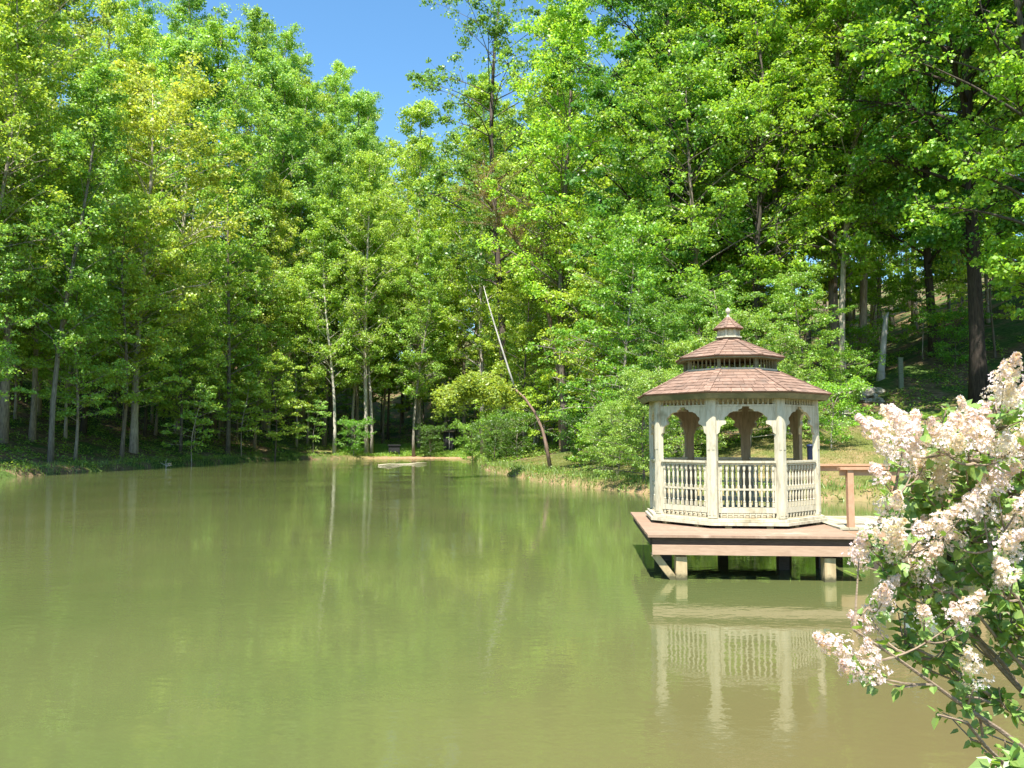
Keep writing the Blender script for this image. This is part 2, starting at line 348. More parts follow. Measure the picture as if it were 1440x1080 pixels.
def make_tree(seed, H, base, rad, nleaf, leaf, trunk_r, prof='poplar', nb=34, clump=.8, droop=.0, sub=5, wob=.35, forks=0, flat=.55):
    rg = np.random.default_rng(seed); tb = MB(); clump = clump * .64; leaf = leaf * 1.12
    n = 12; t = np.linspace(0, 1, n)
    lean = rg.normal(0, .02 * H, 2)
    ph = rg.uniform(0, 6.28, 4)
    tx = lean[0] * t ** 1.5 + wob * np.sin(t * 5 + ph[0]) * t; ty = lean[1] * t ** 1.5 + wob * np.sin(t * 4.3 + ph[1]) * t
    tp = np.stack([tx - tx[0], ty - ty[0], t * H * .97], 1); tp[0, 2] = -.3
    rr = trunk_r * (1 - t) ** .8 * (1 + .45 * np.exp(-t * 30)) + .012 * H / 10
    tb.tube(tp, rr, 9)
    def at(h):
        k = np.clip(h / (H * .97), 0, 1); return np.array([np.interp(k, t, tp[:, 0]), np.interp(k, t, tp[:, 1]), h]), trunk_r * (1 - k) ** .8
    cl = []; cw = []
    hs = base + (H * .97 - base) * (np.arange(nb) + rg.uniform(0, 1, nb)) / nb
    az = rg.uniform(0, 6.28)
    for h in hs:
        az += 2.4 + rg.normal(0, .35); u = (h - base) / (H - base)
        if prof == 'poplar': w_ = (.55 + .5 * math.sin(math.pi * min(1, u * 1.1 + .1))) * (1 - .55 * u ** 2.2); rise = .75 + .5 * u
        elif prof == 'round': w_ = math.sqrt(max(.08, 1 - (2 * u - .95) ** 2 * .85)); rise = .35 + .7 * u
        elif prof == 'layer': w_ = (1 - .6 * u ** 1.5); rise = .12 + .45 * u
        else: w_ = (1 - .5 * u); rise = .6
        Lb = rad * w_ * rg.uniform(.5, 1.3); p0, r0 = at(h)
        d = np.array([math.cos(az), math.sin(az), 0.0])
        p1 = p0 + d * Lb + np.array([0, 0, Lb * rise * rg.uniform(.6, 1.2)])
        if p1[2] > H * 1.02: p1[2] = H * rg.uniform(.96, 1.02)
        pts = bez(p0, p1, Lb * .12 - droop * Lb * .3, 6, rg.normal(0, .12))
        rb = max(.012, min(r0 * .5, .03 + .022 * Lb))
        tb.tube(pts, np.linspace(rb, .008, 6), 5)
        for k in range(sub):
            s_ = rg.uniform(.35, 1.0); q0 = pts[0] + 0
            i = s_ * 5; i0 = int(min(4, i)); q0 = pts[i0] * (1 - (i - i0)) + pts[i0 + 1] * (i - i0)
            dd = rg.normal(0, 1, 3) * np.array([1, 1, .5]) + d * .5; dd /= np.linalg.norm(dd)
            ls = Lb * rg.uniform(.18, .42) * (1.25 - .4 * s_); q1 = q0 + dd * ls + np.array([0, 0, ls * .25 - droop * ls * .5])
            tb.tube(bez(q0, q1, ls * .1, 4), np.linspace(rb * .45, .005, 4), 4)
            cl.append(q1); cw.append(rg.uniform(.3, 1.6) ** 1.5); cl.append((q0 + q1) / 2); cw.append(rg.uniform(.05, .4))
        cl.append(p1); cw.append(1.0)
    nleaf = int(nleaf * .86); cl = np.array(cl); cw = np.array(cw); cw /= cw.sum()
    pick = rg.choice(len(cl), nleaf, p=cw)
    off = rg.normal(size=(nleaf, 3)); off = norm(off) * (rg.uniform(0, 1, (nleaf, 1)) ** .45)
    sc = clump * (.55 + .9 * rg.uniform(0, 1, len(cl)))[pick][:, None]
    off = off * sc * np.array([1, 1, flat]); off[:, 2] -= (off[:, 0] ** 2 + off[:, 1] ** 2) * .18 / clump
    cc = cl[pick] + off
    outv = norm(off * np.array([1, 1, 1.3]))
    cr = fast_mesh("crown", leaves(cc, leaf, rg, up=.8, wr=.72, out=outv, outw=.8), 4, M_leaf)
    return tb.mesh("trunk", M_bark, True), cr

PROTO = {}
def proto(key, *a, **k): PROTO[key] = make_tree(*a, **k)
proto('poplarA', 11, 31, 7.0, 3.8, 27000, .185, .17, 'poplar', 62, .95, sub=8, flat=.6)
proto('poplarB', 12, 35, 8.5, 4.3, 32000, .185, .20, 'poplar', 66, 1.0, wob=.9, sub=8, flat=.6)
proto('poplarC', 13, 27, 6.5, 3.5, 22000, .18, .14, 'poplar', 50, .9, wob=.7, sub=8, flat=.6)
proto('roundA', 14, 22, 5, 5.0, 34000, .16, .18, 'round', 56, .85, sub=8)
proto('roundB', 15, 26, 8, 4.5, 28000, .18, .19, 'round', 50, .9, wob=.9, sub=8)
proto('layerA', 16, 11, 2.2, 3.8, 9500, .17, .08, 'layer', 30, .8, droop=.2, wob=.5, flat=.3)
proto('layerB', 17, 8, 1.5, 3.0, 6500, .15, .05, 'layer', 24, .7, droop=.2, wob=.4, flat=.3)
proto('mapleA', 18, 30, 6.0, 6.0, 62000, .17, .30, 'round', 66, .85, sub=9, flat=.5)
proto('mapleB', 19, 27, 5.0, 5.2, 52000, .165, .22, 'round', 62, .8, sub=9, wob=1.0, flat=.5)
proto('nearlayer', 20, 12, 2.0, 4.4, 25000, .13, .10, 'layer', 40, .8, droop=.2, sub=8, flat=.35)
proto('shrubA', 21, 3.4, .25, 1.7, 6500, .10, .04, 'round', 26, .5, wob=.2)
proto('shrubB', 22, 2.0, .1, 1.2, 2800, .11, .03, 'layer', 18, .4, wob=.2)
proto('willow', 23, 6.5, .5, 3.0, 26000, .092, .07, 'layer', 46, .55, droop=.3, sub=9, wob=.6, flat=.45)
proto('sapling', 24, 5.5, 1.4, 1.5, 2600, .14, .03, 'layer', 18, .45, wob=.3, flat=.35)
proto('edge', 34, 17, 3.0, 3.9, 20000, .165, .11, 'round', 50, .85, droop=.2, sub=8, flat=.4, wob=.6)
proto('airy', 33, 38, 12, 7.0, 26000, .20, .27, 'round', 44, .9, sub=8, wob=1.0)

BARKS = [(.30, .265, .22), (.22, .19, .155), (.38, .34, .29), (.16, .14, .115), (.46, .42, .36)]
PALE = (.42, .38, .32)
placed = []
def tree(kind, x, y, label, cat='tree', group=None, scale=1.0, col=(.10, .19, .03), bark=None, rz=None, name='forest_tree', sz=None, tilt=0, z=None):
    tm, cm = PROTO[kind]
    z = gz(x, y) if z is None else z
    o = empty(name, (x, y, z - .02), random.uniform(0, 6.28) if rz is None else rz)
    o.scale = (scale, scale, sz or scale)
    if tilt: o.rotation_euler.x = tilt
    tr = link('trunk', tm, o); cr = link('crown', cm, o)
    bk = bark or random.choice(BARKS); tr.color = (*bk, 1); cr.color = (*col, 1)
    tag(o, label, cat, group); placed.append((x, y)); return o
def P(px, d): return (px - 720) / 1130.0 * d
#SECTION-TREES
GREEN = [(.32, .49, .078), (.28, .46, .074), (.35, .50, .080), (.285, .47, .105), (.37, .51, .080), (.245, .425, .074)]
YEL = (.44, .52, .09); LIME = (.31, .45, .055)
# trees one can point out, left to right: (px, distance, kind, scale, colour, bark, label)
HERO = [
 (74, 48, 'poplarC', .92, GREEN[5], (.2, .19, .17), "slender grey trunked tree leaning from the waterline at the far left bank"),
 (5, 50, 'poplarB', 1.1, GREEN[2], None, "tall tree at the photo's left edge with crown running out of frame"),
 (52, 62, 'poplarA', 1.25, (0.319, 0.414, 0.09), None, "tall olive tinted tree left of the yellow green round crowned tree"),
 (190, 60, 'roundA', 1.30, YEL, None, "tall tree with rounded pale yellow green crown above the left bank"),
 (118, 62, 'poplarB', .86, GREEN[5], (.09, .08, .065), "dark trunked tree just left of the yellow green round crown"),
 (205, 68, 'poplarC', .8, GREEN[0], (.10, .09, .075), "dark thick trunked tree behind the bank left of the white twig"),
 (272, 60.5, 'sapling', 1.15, GREEN[1], PALE, "thin pale sapling at the water edge right of the white twig"),
 (322, 72, 'poplarA', .95, GREEN[1], (.2, .18, .15), "stout grey trunk set back between the two thin bank saplings"),
 (341, 72, 'sapling', 1.3, GREEN[0], PALE, "thin bright leaved sapling near the left bank middle"),
 (388, 74, 'layerA', .9, GREEN[4], None, "low spreading tree with layered lime sprays left of the straight pale trunk"),
 (250, 76, 'poplarA', 1.26, GREEN[3], None, "tall blue green tree filling the wood right of the yellow green crown"),
 (300, 80, 'poplarB', 1.2, GREEN[1], None, "tall poplar under the left end of the open sky"),
 (372, 88, 'poplarA', 1.34, GREEN[3], None, "tall tree whose tip stands against the sky on the left slope"),
 (425, 94, 'poplarB', 1.16, GREEN[5], None, "dark spire shaped tree standing under the open blue sky"),
 (471, 82, 'poplarC', 1.0, GREEN[0], (.55, .52, .46), "straight thin tree with nearly white trunk left of the twin trunks"),
 (496, 88, 'poplarC', .95, GREEN[4], PALE, "thin pale tree between the white trunk and the twin trunks"),
 (516, 84, 'poplarB', .92, GREEN[2], (.50, .46, .40), "left of the two pale trunks standing together by the beach"),
 (523, 84.6, 'poplarC', .98, GREEN[0], (.42, .39, .34), "right of the two pale trunks standing together by the beach"),
 (500, 104, 'poplarA', 1.42, GREEN[3], None, "tree whose pointed top marks the right foot of the open sky"),
 (582, 84.5, 'poplarC', .88, GREEN[1], (.30, .28, .24), "grey trunk rising from the grass just left of the beach shrub"),
 (589, 96, 'poplarA', 1.36, GREEN[2], PALE, "pale slim trunk behind the grey trunk at the beach"),
 (546, 98, 'poplarC', .95, GREEN[4], (.12, .1, .08), "dark trunked tree standing behind the black box"),
 (652, 92, 'roundB', 1.1, LIME, None, "bright crowned tree behind the narrow dark shed"),
 (680, 80, 'poplarA', 1.25, LIME, None, "bright green tree behind the bent tree on the point"),
 (708, 66, 'airy', 1.12, (0.174, 0.317, 0.068), (.12, .10, .085), "very tall open crowned tree right of the open sky with limbs against the blue"),
 (676, 93, 'layerA', 1.05, GREEN[4], None, "low layered tree behind the bent tree's drooping sprays"),
 (830, 58, 'roundA', .9, LIME, None, "bright rounded tree in the wood above the grassy point"),
 (795, 62, 'poplarB', 1.0, GREEN[2], None, "mid green tree left of the big dark maple"),
 (943, 46, 'mapleA', 1.0, (0.109, 0.262, 0.036), (.035, .03, .026), "big dark green maple with near black trunk left above the gazebo"),
 (880, 40, 'nearlayer', .95, (0.203, 0.386, 0.045), None, "leafy low limbed tree at the bank left of the gazebo roof"),
 (1008, 50, 'mapleB', .98, (0.217, 0.4, 0.045), None, "bright green maple directly behind the gazebo finial"),
 (1070, 44, 'mapleB', .9, (0.29, 0.47, 0.042), (.10, .09, .075), "lime green maple with twisted limbs above the gazebo's right side"),
 (1176, 45.5, 'mapleA', .9, (0.304, 0.47, 0.045), (.24, .19, .16), "tall tree with thick pinkish brown trunk right of the gazebo roof"),
 (1187, 43.6, 'poplarC', 1.02, (0.246, 0.428, 0.045), (.46, .42, .34), "pale slim trunk standing tight against the pinkish brown trunk"),
 (1214, 47, 'poplarB', .95, (0.217, 0.4, 0.045), (.36, .29, .24), "thick straight pale brown trunk left of the broken snag"),
 (1378, 37.5, 'mapleA', 1.05, (0.116, 0.276, 0.033), (.06, .05, .042), "huge dark trunked maple towering over the lilac"),
 (1318, 46, 'mapleB', 1.0, (0.145, 0.317, 0.033), (.08, .07, .055), "dark green maple left of the huge dark trunk"),
 (1290, 60, 'poplarA', 1.0, (0.174, 0.345, 0.045), None, "slim trunked tree in the shade right of the broken snag"),
 (1462, 31.5, 'mapleB', 1.0, (0.261, 0.455, 0.045), (.09, .08, .065), "maple reaching into the photo's right edge with sunlit lime leaves"),
 (1395, 50, 'nearlayer', .9, (0.145, 0.304, 0.03), None, "low leafy tree in the shade under the huge maple"),
 (1130, 38.5, 'nearlayer', .62, (0.232, 0.4, 0.053), None, "low bushy tree on the bank right behind the gazebo"),
 (1300, 46, 'sapling', .9, (0.203, 0.386, 0.03), None, "small leafy sapling beside the dark shaded slope"),
]
for px, d, kd, sc, col, bk, lab in HERO:
    tree(kd, P(px, d), d, lab, 'tree', None, sc, col, bk, name={'sapling': 'sapling', 'mapleA': 'maple_tree', 'mapleB': 'maple_tree'}.get(kd, 'forest_tree'))
# shrubs one can point out
SHR = [
 (905, 30.6, 'willow', .64, (0.275, 0.414, 0.075), "tall fine leaved bush overhanging the water left of the gazebo"),
 (962, 34, 'willow', .78, (0.29, 0.428, 0.075), "large fine leaved bush seen over the gazebo roof's left slope"),
 (1052, 35, 'willow', .86, (0.261, 0.4, 0.068), "large fine leaved bush right behind the gazebo's middle"),
 (1108, 36.5, 'willow', .68, (0.232, 0.373, 0.06), "fine leaved bush seen over the gazebo roof's right slope"),
 (1012, 36.5, 'nearlayer', .62, (.20, .36, .05), "small branching tree rising between the bushes behind the gazebo cupola"),
 (925, 36, 'nearlayer', .6, (.17, .32, .045), "small dark limbed tree behind the bush left of the gazebo roof"),
 (868, 33.5, 'willow', .46, (0.261, 0.414, 0.068), "fine leaved bush above the grass at the end of the point"),
 (1168, 33, 'shrubA', .75, (0.246, 0.455, 0.045), "bright green shrub on the lawn beside the gazebo's right post"),
 (1192, 40, 'shrubA', .8, (0.189, 0.373, 0.03), "round shrub at the foot of the pale trunks"),
 (1205, 46, 'shrubA', .9, (0.217, 0.414, 0.03), "light green shrub between the pale trunks"),
 (1345, 43, 'shrubA', .85, (0.145, 0.345, 0.03), "sunlit shrub on the shaded slope above the lilac"),
 (606, 84.5, 'shrubA', .9, (0.102, 0.207, 0.03), "dark leafy shrub at the back of the beach"),
 (498, 82, 'shrubA', 1.0, (0.174, 0.386, 0.045), "bright green shrub left of the twin pale trunks"),
 (696, 54, 'shrubA', .8, (0.102, 0.193, 0.03), "dark shrub overhanging the water at the tip of the point"),
 (815, 41, 'shrubA', .75, (0.131, 0.276, 0.03), "shaded shrub on the point right of the bent tree"),
 (845, 37, 'shrubB', 1.0, (0.232, 0.4, 0.045), "small leafy shrub on the grassy point near the big bush"),
 (728, 56, 'shrubA', .9, (0.131, 0.262, 0.03), "dark bush behind the foot of the bent tree"),
 (705, 60, 'shrubA', .9, (0.203, 0.373, 0.045), "bright bush left of the bent tree's trunk"),
 (665, 72, 'shrubA', 1.0, (0.232, 0.414, 0.06), "light green bush right of the narrow dark shed"),
]
for px, d, kd, sc, col, lab in SHR:
    tree(kd, P(px, d), d, lab, 'shrub', None, sc, col, None, name='shrub')
# the wood behind: rows of trees nobody could tell apart, grouped by where they stand
def region(x, y):
    a = math.degrees(math.atan2(x, y))
    if a < -20: return 'left'
    if a < -5: return 'cove'
    if a < 9: return 'point'
    return 'right'
GL = {'left': ("tall green tree crowding the hillside wood behind the left bank", "woodland trees behind the left bank"),
      'cove': ("tall green tree crowding the wood behind the beach", "woodland trees behind the beach"),
      'point': ("tall green tree crowding the wood behind the grassy point", "woodland trees behind the grassy point"),
      'right': ("tall green tree crowding the wood behind the gazebo and lawn", "woodland trees behind the gazebo and lawn")}
UL = {'left': ("low understory tree with thin stem under the left hillside wood", "understory trees behind the left bank"),
      'cove': ("low understory tree with thin stem in the wood behind the beach", "understory trees behind the beach"),
      'point': ("low understory tree with thin stem in the wood behind the point", "understory trees behind the point"),
      'right': ("low understory tree with thin stem in the wood right of the gazebo", "understory trees right of the gazebo")}
MARKS = [(-9999, "at the far left edge"), (60, "by the leaning grey trunk"), (150, "behind the pale round crown"), (240, "above the white twig"), (300, "left of the sky gap"),
         (370, "under the open sky"), (440, "behind the nearly white trunk"), (505, "behind the twin pale trunks"), (570, "behind the beach"), (625, "behind the narrow shed"),
         (680, "behind the bent tree"), (760, "behind the grassy point"), (850, "left of the gazebo"), (920, "above the left posts"), (1010, "above the gazebo's middle"), (1090, "above the right posts"),
         (1160, "behind the pinkish trunk"), (1235, "right of the broken snag"), (1300, "by the huge dark trunk"), (1385, "at the right edge")]
def fill(n, dmin, dmax, kinds, mind, labels, name, smin=.85, smax=1.1, amin=-41, amax=40, minsd=3, maxd=150, seed=1):
    rg = random.Random(seed); k = 0; r2 = np.random.default_rng(seed); m_ = 9000
    aa = np.radians(r2.uniform(amin, amax, m_)); rr_ = r2.uniform(30, maxd, m_); XX, YY = rr_ * np.sin(aa), rr_ * np.cos(aa); DD = shore_dist(XX, YY)
    for x, y, sd in zip(XX.tolist(), YY.tolist(), DD.tolist()):
        if k >= n: break
        if sd < max(minsd, dmin) or sd > dmax: continue
        if ((x - 12) / 12) ** 2 + ((y - 31) / 10.5) ** 2 < 1: continue
        if ((x - 2) / 5) ** 2 + ((y - 42) / 11) ** 2 < 1: continue
        if ((x + 8) / 11) ** 2 + ((y - 86) / 5) ** 2 < 1: continue
        if 105 < 720 + 1130 * x / y < 275 and y < 66 and name == 'forest_tree': continue
        if x < -12 and sd < 5.5 and name == 'forest_tree': continue
        if any((x - u) ** 2 + (y - v) ** 2 < mind * mind for u, v in placed): continue
        rgn = region(x, y); gp = labels[rgn][1]; lb = None
        c_ = rg.choice(GREEN); f = rg.uniform(.85, 1.15)
        if rgn in ('right', 'point'): c_ = (c_[0] * 1.12, c_[1] * 1.1, c_[2] * .8)
        if rg.random() < .10: c_ = (.43, .53, .09)
        tall = 1.0
        if name == 'forest_tree' and sd > 13: tall = 1.22 if not (150 < 720 + 1130 * x / y < 520) else 1.26
        kd = rg.choice(kinds); sc_ = rg.uniform(smin, smax) * tall
        tone = 'yellow green' if c_[0] >= .385 else ('lime' if c_[0] > .34 else ('deep green' if c_[0] < .275 else 'mid green'))
        row = 'front row' if sd < 9 else ('second row' if sd < 18 else ('middle row' if sd < 34 else 'back row'))
        px = 720 + 1130 * x / y; mk = MARKS[0]
        for q in MARKS:
            if px >= q[0]: mk = q
        nn = 'low leafy tree' if name == 'understory_tree' else ('tall tree' if sc_ > 1 else 'tree')
        lb = tone + ' ' + nn + ', ' + row + ' ' + mk[1]
        tree(kd, x, y, lb, 'tree', gp, sc_ / tall ** .8, tuple(q * f for q in c_), None, name=name, sz=sc_)
        k += 1
    return k
n1 = fill(82, 3, 24, ['poplarA', 'poplarB', 'poplarC', 'roundB', 'roundA'], 2.7, GL, 'forest_tree', seed=3)
n2 = fill(66, 24, 74, ['poplarA', 'poplarB', 'poplarC', 'roundB'], 4.6, GL, 'forest_tree', .95, 1.2, seed=4)
n3 = fill(34, 1.5, 26, ['layerA', 'layerB', 'sapling', 'layerB'], 2.4, UL, 'understory_tree', .7, 1.2, minsd=1.5, seed=5)
n4 = fill(14, 2, 13, ['edge'], 3.0, UL, 'understory_tree', .75, 1.1, amin=-36, amax=-1, minsd=2, seed=6)
n5 = fill(12, 2, 13, ['edge'], 3.0, UL, 'understory_tree', .7, 1.0, amin=-1, amax=40, minsd=2, seed=7)
n6 = fill(26, 5, 20, ['poplarC', 'poplarA'], 1.6, GL, 'forest_tree', .45, .66, amin=-34, amax=-3, minsd=5, seed=8)
n7 = fill(14, 12, 45, ['edge', 'layerA', 'edge'], 2.6, UL, 'understory_tree', .8, 1.25, amin=8, amax=36, minsd=12, maxd=85, seed=9)
print("fill", n1, n2, n3, n4, n5, n6, n7)
dup = {}
for o in C.objects:
    if o.get("category") == 'tree': dup.setdefault(o["label"], []).append(o)
for lb, os_ in dup.items():
    if len(os_) < 2 or len(os_) > 9: continue
    os_.sort(key=lambda o: o.location.x / o.location.y)
    ow = ['second', 'third', 'fourth', 'fifth', 'sixth', 'seventh', 'eighth']; cw_ = ['', '', 'two', 'three', 'four', 'five', 'six', 'seven', 'eight', 'nine']
    words = ['leftmost'] + ow[:len(os_) - 2] + ['rightmost']; words = [q + ' of ' + cw_[len(os_)] for q in words]
    for k, o in enumerate(os_):
        if words: o["label"] = lb + ', ' + words[k]
#SECTION-HEROES
# ------------------------------------------------------------ gazebo
GAZ = (3.70, 13.65, .64); GR = R(-4.5)
g = empty("gazebo", GAZ, GR)
tag(g, "cream octagonal wooden gazebo with three tiered brown shingle roof over the pond", "gazebo")
Rp = 1.37; ANG = [R(-112.5 + 45 * k) for k in range(8)]
def oc(r, k, z=0.0): a = ANG[k % 8]; return Vector((r * math.cos(a), r * math.sin(a), z))
def ring(mb, r_out, r_in, z0, z1):
    for k in range(8):
        a, b, c_, d_ = oc(r_out, k), oc(r_out, k + 1), oc(r_in, k + 1), oc(r_in, k)
        v = [(q.x, q.y, z) for z in (z0, z1) for q in (a, b, c_, d_)]
        mb.add(v, [(0, 3, 2, 1), (4, 5, 6, 7), (0, 1, 5, 4), (1, 2, 6, 5), (2, 3, 7, 6), (3, 0, 4, 7)])
# floor and stepped skirt (heights measured from the deck top)
mb = MB(); mb.prism([tuple(oc(Rp + .03, k).xy) for k in range(8)], .12, .15); mb.build("floor", M_plank, g)
mb = MB(); ring(mb, Rp + .10, Rp - .02, .095, .135); ring(mb, Rp + .14, Rp + .0, .045, .09); mb.build("skirt", M_paint, g)
for k in range(8):
    mb = MB()
    for s_ in (.22, .78):
        q = oc(Rp + .07, k).lerp(oc(Rp + .07, k + 1), s_); a = math.atan2(q.y, q.x)
        mb.box((q.x, q.y, .023), (.10, .10, .044), (ANG[k] + ANG[(k + 1) % 8]) / 2 if k < 7 else R(-157.5 + 22.5 - 22.5))
    mb.build("joist_block", M_piling, g)
ZT = 2.03    # underside of roof beam above deck
# posts: a bent board pair with a raised centre strip
for k in range(8):
    mb = MB(); a = ANG[k]; c_ = oc(Rp, k)
    er = Vector((math.cos(a), math.sin(a), 0)); et = Vector((-math.sin(a), math.cos(a), 0))
    poly = []
    for (u, v_) in ((.045, 0), (.024, .072), (-.05, .086), (-.05, -.086), (.024, -.072)):
        q = c_ + er * u + et * v_; poly.append((q.x, q.y))
    mb.prism(poly[::1], .15, ZT)
    for s_ in (-1, 1):       # routed strips on the two faces
        q = c_ + er * .0365 + et * (.036 * s_)
        mb.box((q.x, q.y, .15 + .43), (.008, .042, .78), a + s_ * R(16))
        mb.box((q.x, q.y, .15 + 1.35), (.008, .042, .62), a + s_ * R(16))
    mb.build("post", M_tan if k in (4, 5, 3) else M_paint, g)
# railings
def bal_mesh():
    mb = MB(); mb.box((0, 0, .035), (.036, .036, .07)); mb.box((0, 0, .60), (.036, .036, .06))
    mb.box((0, 0, .30), (.034, .034, .05))
    mb.lathe([(.012, .07), (.018, .085), (.011, .10), (.017, .16), (.0185, .2), (.012, .26), (.017, .275)], n=8)
    mb.lathe([(.017, .325), (.012, .34), (.0115, .38), (.019, .45), (.017, .50), (.011, .54), (.018, .555), (.012, .57)], n=8)
    return mb.mesh("baluster", M_paint)
BM = bal_mesh()
mb = MB(); mb.lathe([(.012, 0), (.018, .025), (.018, .05), (.012, .075)], n=6); SPM = mb.mesh('bottom_spindle', M_paint)
mb = MB(); mb.lathe([(.010, -.14), (.016, -.11), (.009, -.09), (.016, -.06), (.010, -.024)], n=6); FSM = mb.mesh('frieze_spindle', M_paint)
def panel_ends(k, off=.09, r=Rp):
    A, B = oc(r, k), oc(r, k + 1); d = (B - A).normalized(); return A + d * off, B - d * off, d
for k in range(8):
    if k == 3: pass
    A, B, d = panel_ends(k); rz = math.atan2(d.y, d.x)
    if k == 2: continue          # doorway towards the footbridge
    mid = (A + B) / 2; Ln = (B - A).length; mb = MB()
    mb.box((mid.x, mid.y, 1.005), (Ln, .095, .03), rz); mb.box((mid.x, mid.y, .972), (Ln, .04, .034), rz)
    mb.box((mid.x, mid.y, .583), (Ln, .03, .026), rz)
    mb.box((mid.x, mid.y, .268), (Ln, .035, .085), rz)
    for e_ in (A + d * .012, B - d * .012): mb.box((e_.x, e_.y, .61), (.024, .028, .76), rz)
    ro = mb.build("railing", M_paint, g)
    nb = 10
    for j in range(nb):
        q = A.lerp(B, (j + .5) / nb); b_ = link("baluster", BM, ro); b_.location = (q.x, q.y, .316); b_.rotation_euler = (0, 0, rz)
    for j in range(10):
        q = A.lerp(B, (j + .5) / 10); b_ = link("bottom_spindle", SPM, ro); b_.location = (q.x, q.y, .15); b_.scale = (1, 1, 1)
# frieze and brackets under the eaves
BR = [(0, 0), (.40, 0), (.40, -.03), (.345, -.045), (.33, -.075), (.27, -.075), (.205, -.105), (.165, -.15), (.135, -.165), (.125, -.20), (.155, -.235), (.15, -.27), (.10, -.285), (.065, -.315), (.05, -.40), (.0, -.44)]
for k in range(8):
    A, B, d = panel_ends(k, .07); rz = math.atan2(d.y, d.x); mid = (A + B) / 2; Ln = (B - A).length
    mb = MB(); mb.box((mid.x, mid.y, ZT - .012), (Ln, .05, .024), rz); mb.box((mid.x, mid.y, ZT - .155), (Ln, .05, .03), rz)
    for e_ in (A + d * .01, B - d * .01): mb.box((e_.x, e_.y, ZT - .084), (.02, .03, .12), rz)
    fr = mb.build("frieze", M_paint, g); nsp = 12
    for j in range(nsp):
        q = A.lerp(B, (j + .5) / nsp); b_ = link("frieze_spindle", FSM, fr); b_.location = (q.x, q.y, ZT)
    nrm = Vector((d.y, -d.x, 0))
    for (O, dd) in ((A, d), (B, -d)):
        mb = MB(); v = []
        for th in (-.022, .022):
            for (u, z) in BR: q = O + dd * u + nrm * th; v.append((q.x, q.y, ZT - .172 + z))
        n = len(BR); mb.add(v, [tuple(range(n))[::-1], tuple(range(n, 2 * n))] + [(i, (i + 1) % n, n + (i + 1) % n, n + i) for i in range(n)])
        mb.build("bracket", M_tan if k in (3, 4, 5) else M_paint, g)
mb = MB(); ring(mb, Rp + .05, Rp - .10, ZT, ZT + .07); mb.build("roof_beam", M_paint, g)
# shingled roof tier
def tier(name, r0, z0, r1, z1, rows, tab):
    mb = MB(); base = MB(); rr = random.Random(int(r0 * 100))
    for k in range(8):
        A, B, Cc, D = oc(r0, k, z0), oc(r0, k + 1, z0), oc(r1, k + 1, z1), oc(r1, k, z1)
        nrm = (B - A).cross(D - A).normalized()
        if nrm.z < 0: nrm = -nrm
        lo = [q - nrm * .018 for q in (A, B, Cc, D)]; hi = [A, B, Cc, D]
        base.add([tuple(q) for q in lo + hi], [(0, 3, 2, 1), (4, 5, 6, 7), (0, 1, 5, 4), (2, 3, 7, 6)])
        for i in range(rows):
            t0, t1 = i / rows, min(1, (i + 1.25) / rows)
            wdt = (A.lerp(D, t0) - B.lerp(Cc, t0)).length; n = max(2, round(wdt / tab)); sh = (i % 2) * .5
            cuts = [0.0] + [(j + sh + rr.uniform(-.08, .08)) / n for j in range(1 if not sh else 0, n) if 0.03 < (j + sh) / n < .97] + [1.0]
            if sh and cuts[1] < .04: cuts.pop(1)
            for j in range(len(cuts) - 1):
                u0, u1 = cuts[j] + (.004 if j else 0), cuts[j + 1] - (.004 if j < len(cuts) - 2 else 0)
                def pt(u, t, h): return (A.lerp(D, t)).lerp(B.lerp(Cc, t), u) + nrm * h
                e = rr.uniform(-.002, .002); tt = t0 + (rr.uniform(-.05, .05) / rows if i else -.06 / rows)
                v = [pt(u0, tt, .003), pt(u1, tt, .003), pt(u1, t1, .001), pt(u0, t1, .001), pt(u0, tt, .014 + e), pt(u1, tt, .014 + e), pt(u1, t1, .004), pt(u0, t1, .004)]
                mb.add([tuple(q) for q in v], [(0, 3, 2, 1), (4, 5, 6, 7), (0, 1, 5, 4), (1, 2, 6, 5), (2, 3, 7, 6), (3, 0, 4, 7)])
        nh = max(3, rows + 2)
        for i in range(nh):
            p0 = A.lerp(D, i / nh) + Vector((0, 0, .016)); p1 = A.lerp(D, min(1, (i + 1.15) / nh)) + Vector((0, 0, .010))
            mb.bar(p0, p1, .085 if r0 > .5 else .045, .012)
    ro = base.build(name, M_ceil, g); mb.build("shingles", M_shingle, ro); return ro
Re = 1.62
r1 = tier("lower_roof", Re, 2.075, .80, 2.475, 7, .19)
mb = MB()       # fascia leans inwards under the eave
for k in range(8):
    a, b = oc(Re - .012, k, 2.056), oc(Re - .012, k + 1, 2.056); c_, d_ = oc(Re - .075, k + 1, 1.975), oc(Re - .075, k, 1.975)
    i_ = [oc(Re - .05, k, 2.05), oc(Re - .05, k + 1, 2.05), oc(Re - .11, k + 1, 1.975), oc(Re - .11, k, 1.975)]
    mb.add([tuple(q) for q in (a, b, c_, d_)] + [tuple(q) for q in i_], [(3, 2, 1, 0), (4, 5, 6, 7), (0, 1, 5, 4), (2, 3, 7, 6), (1, 2, 6, 5), (3, 0, 4, 7)])
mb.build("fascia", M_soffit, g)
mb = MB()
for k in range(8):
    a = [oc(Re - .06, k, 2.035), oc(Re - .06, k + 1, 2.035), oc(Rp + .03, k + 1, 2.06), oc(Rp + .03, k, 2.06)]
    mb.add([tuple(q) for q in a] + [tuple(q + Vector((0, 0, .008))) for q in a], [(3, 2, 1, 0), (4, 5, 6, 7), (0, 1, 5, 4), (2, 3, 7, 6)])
mb.build("soffit", M_soffit, g)
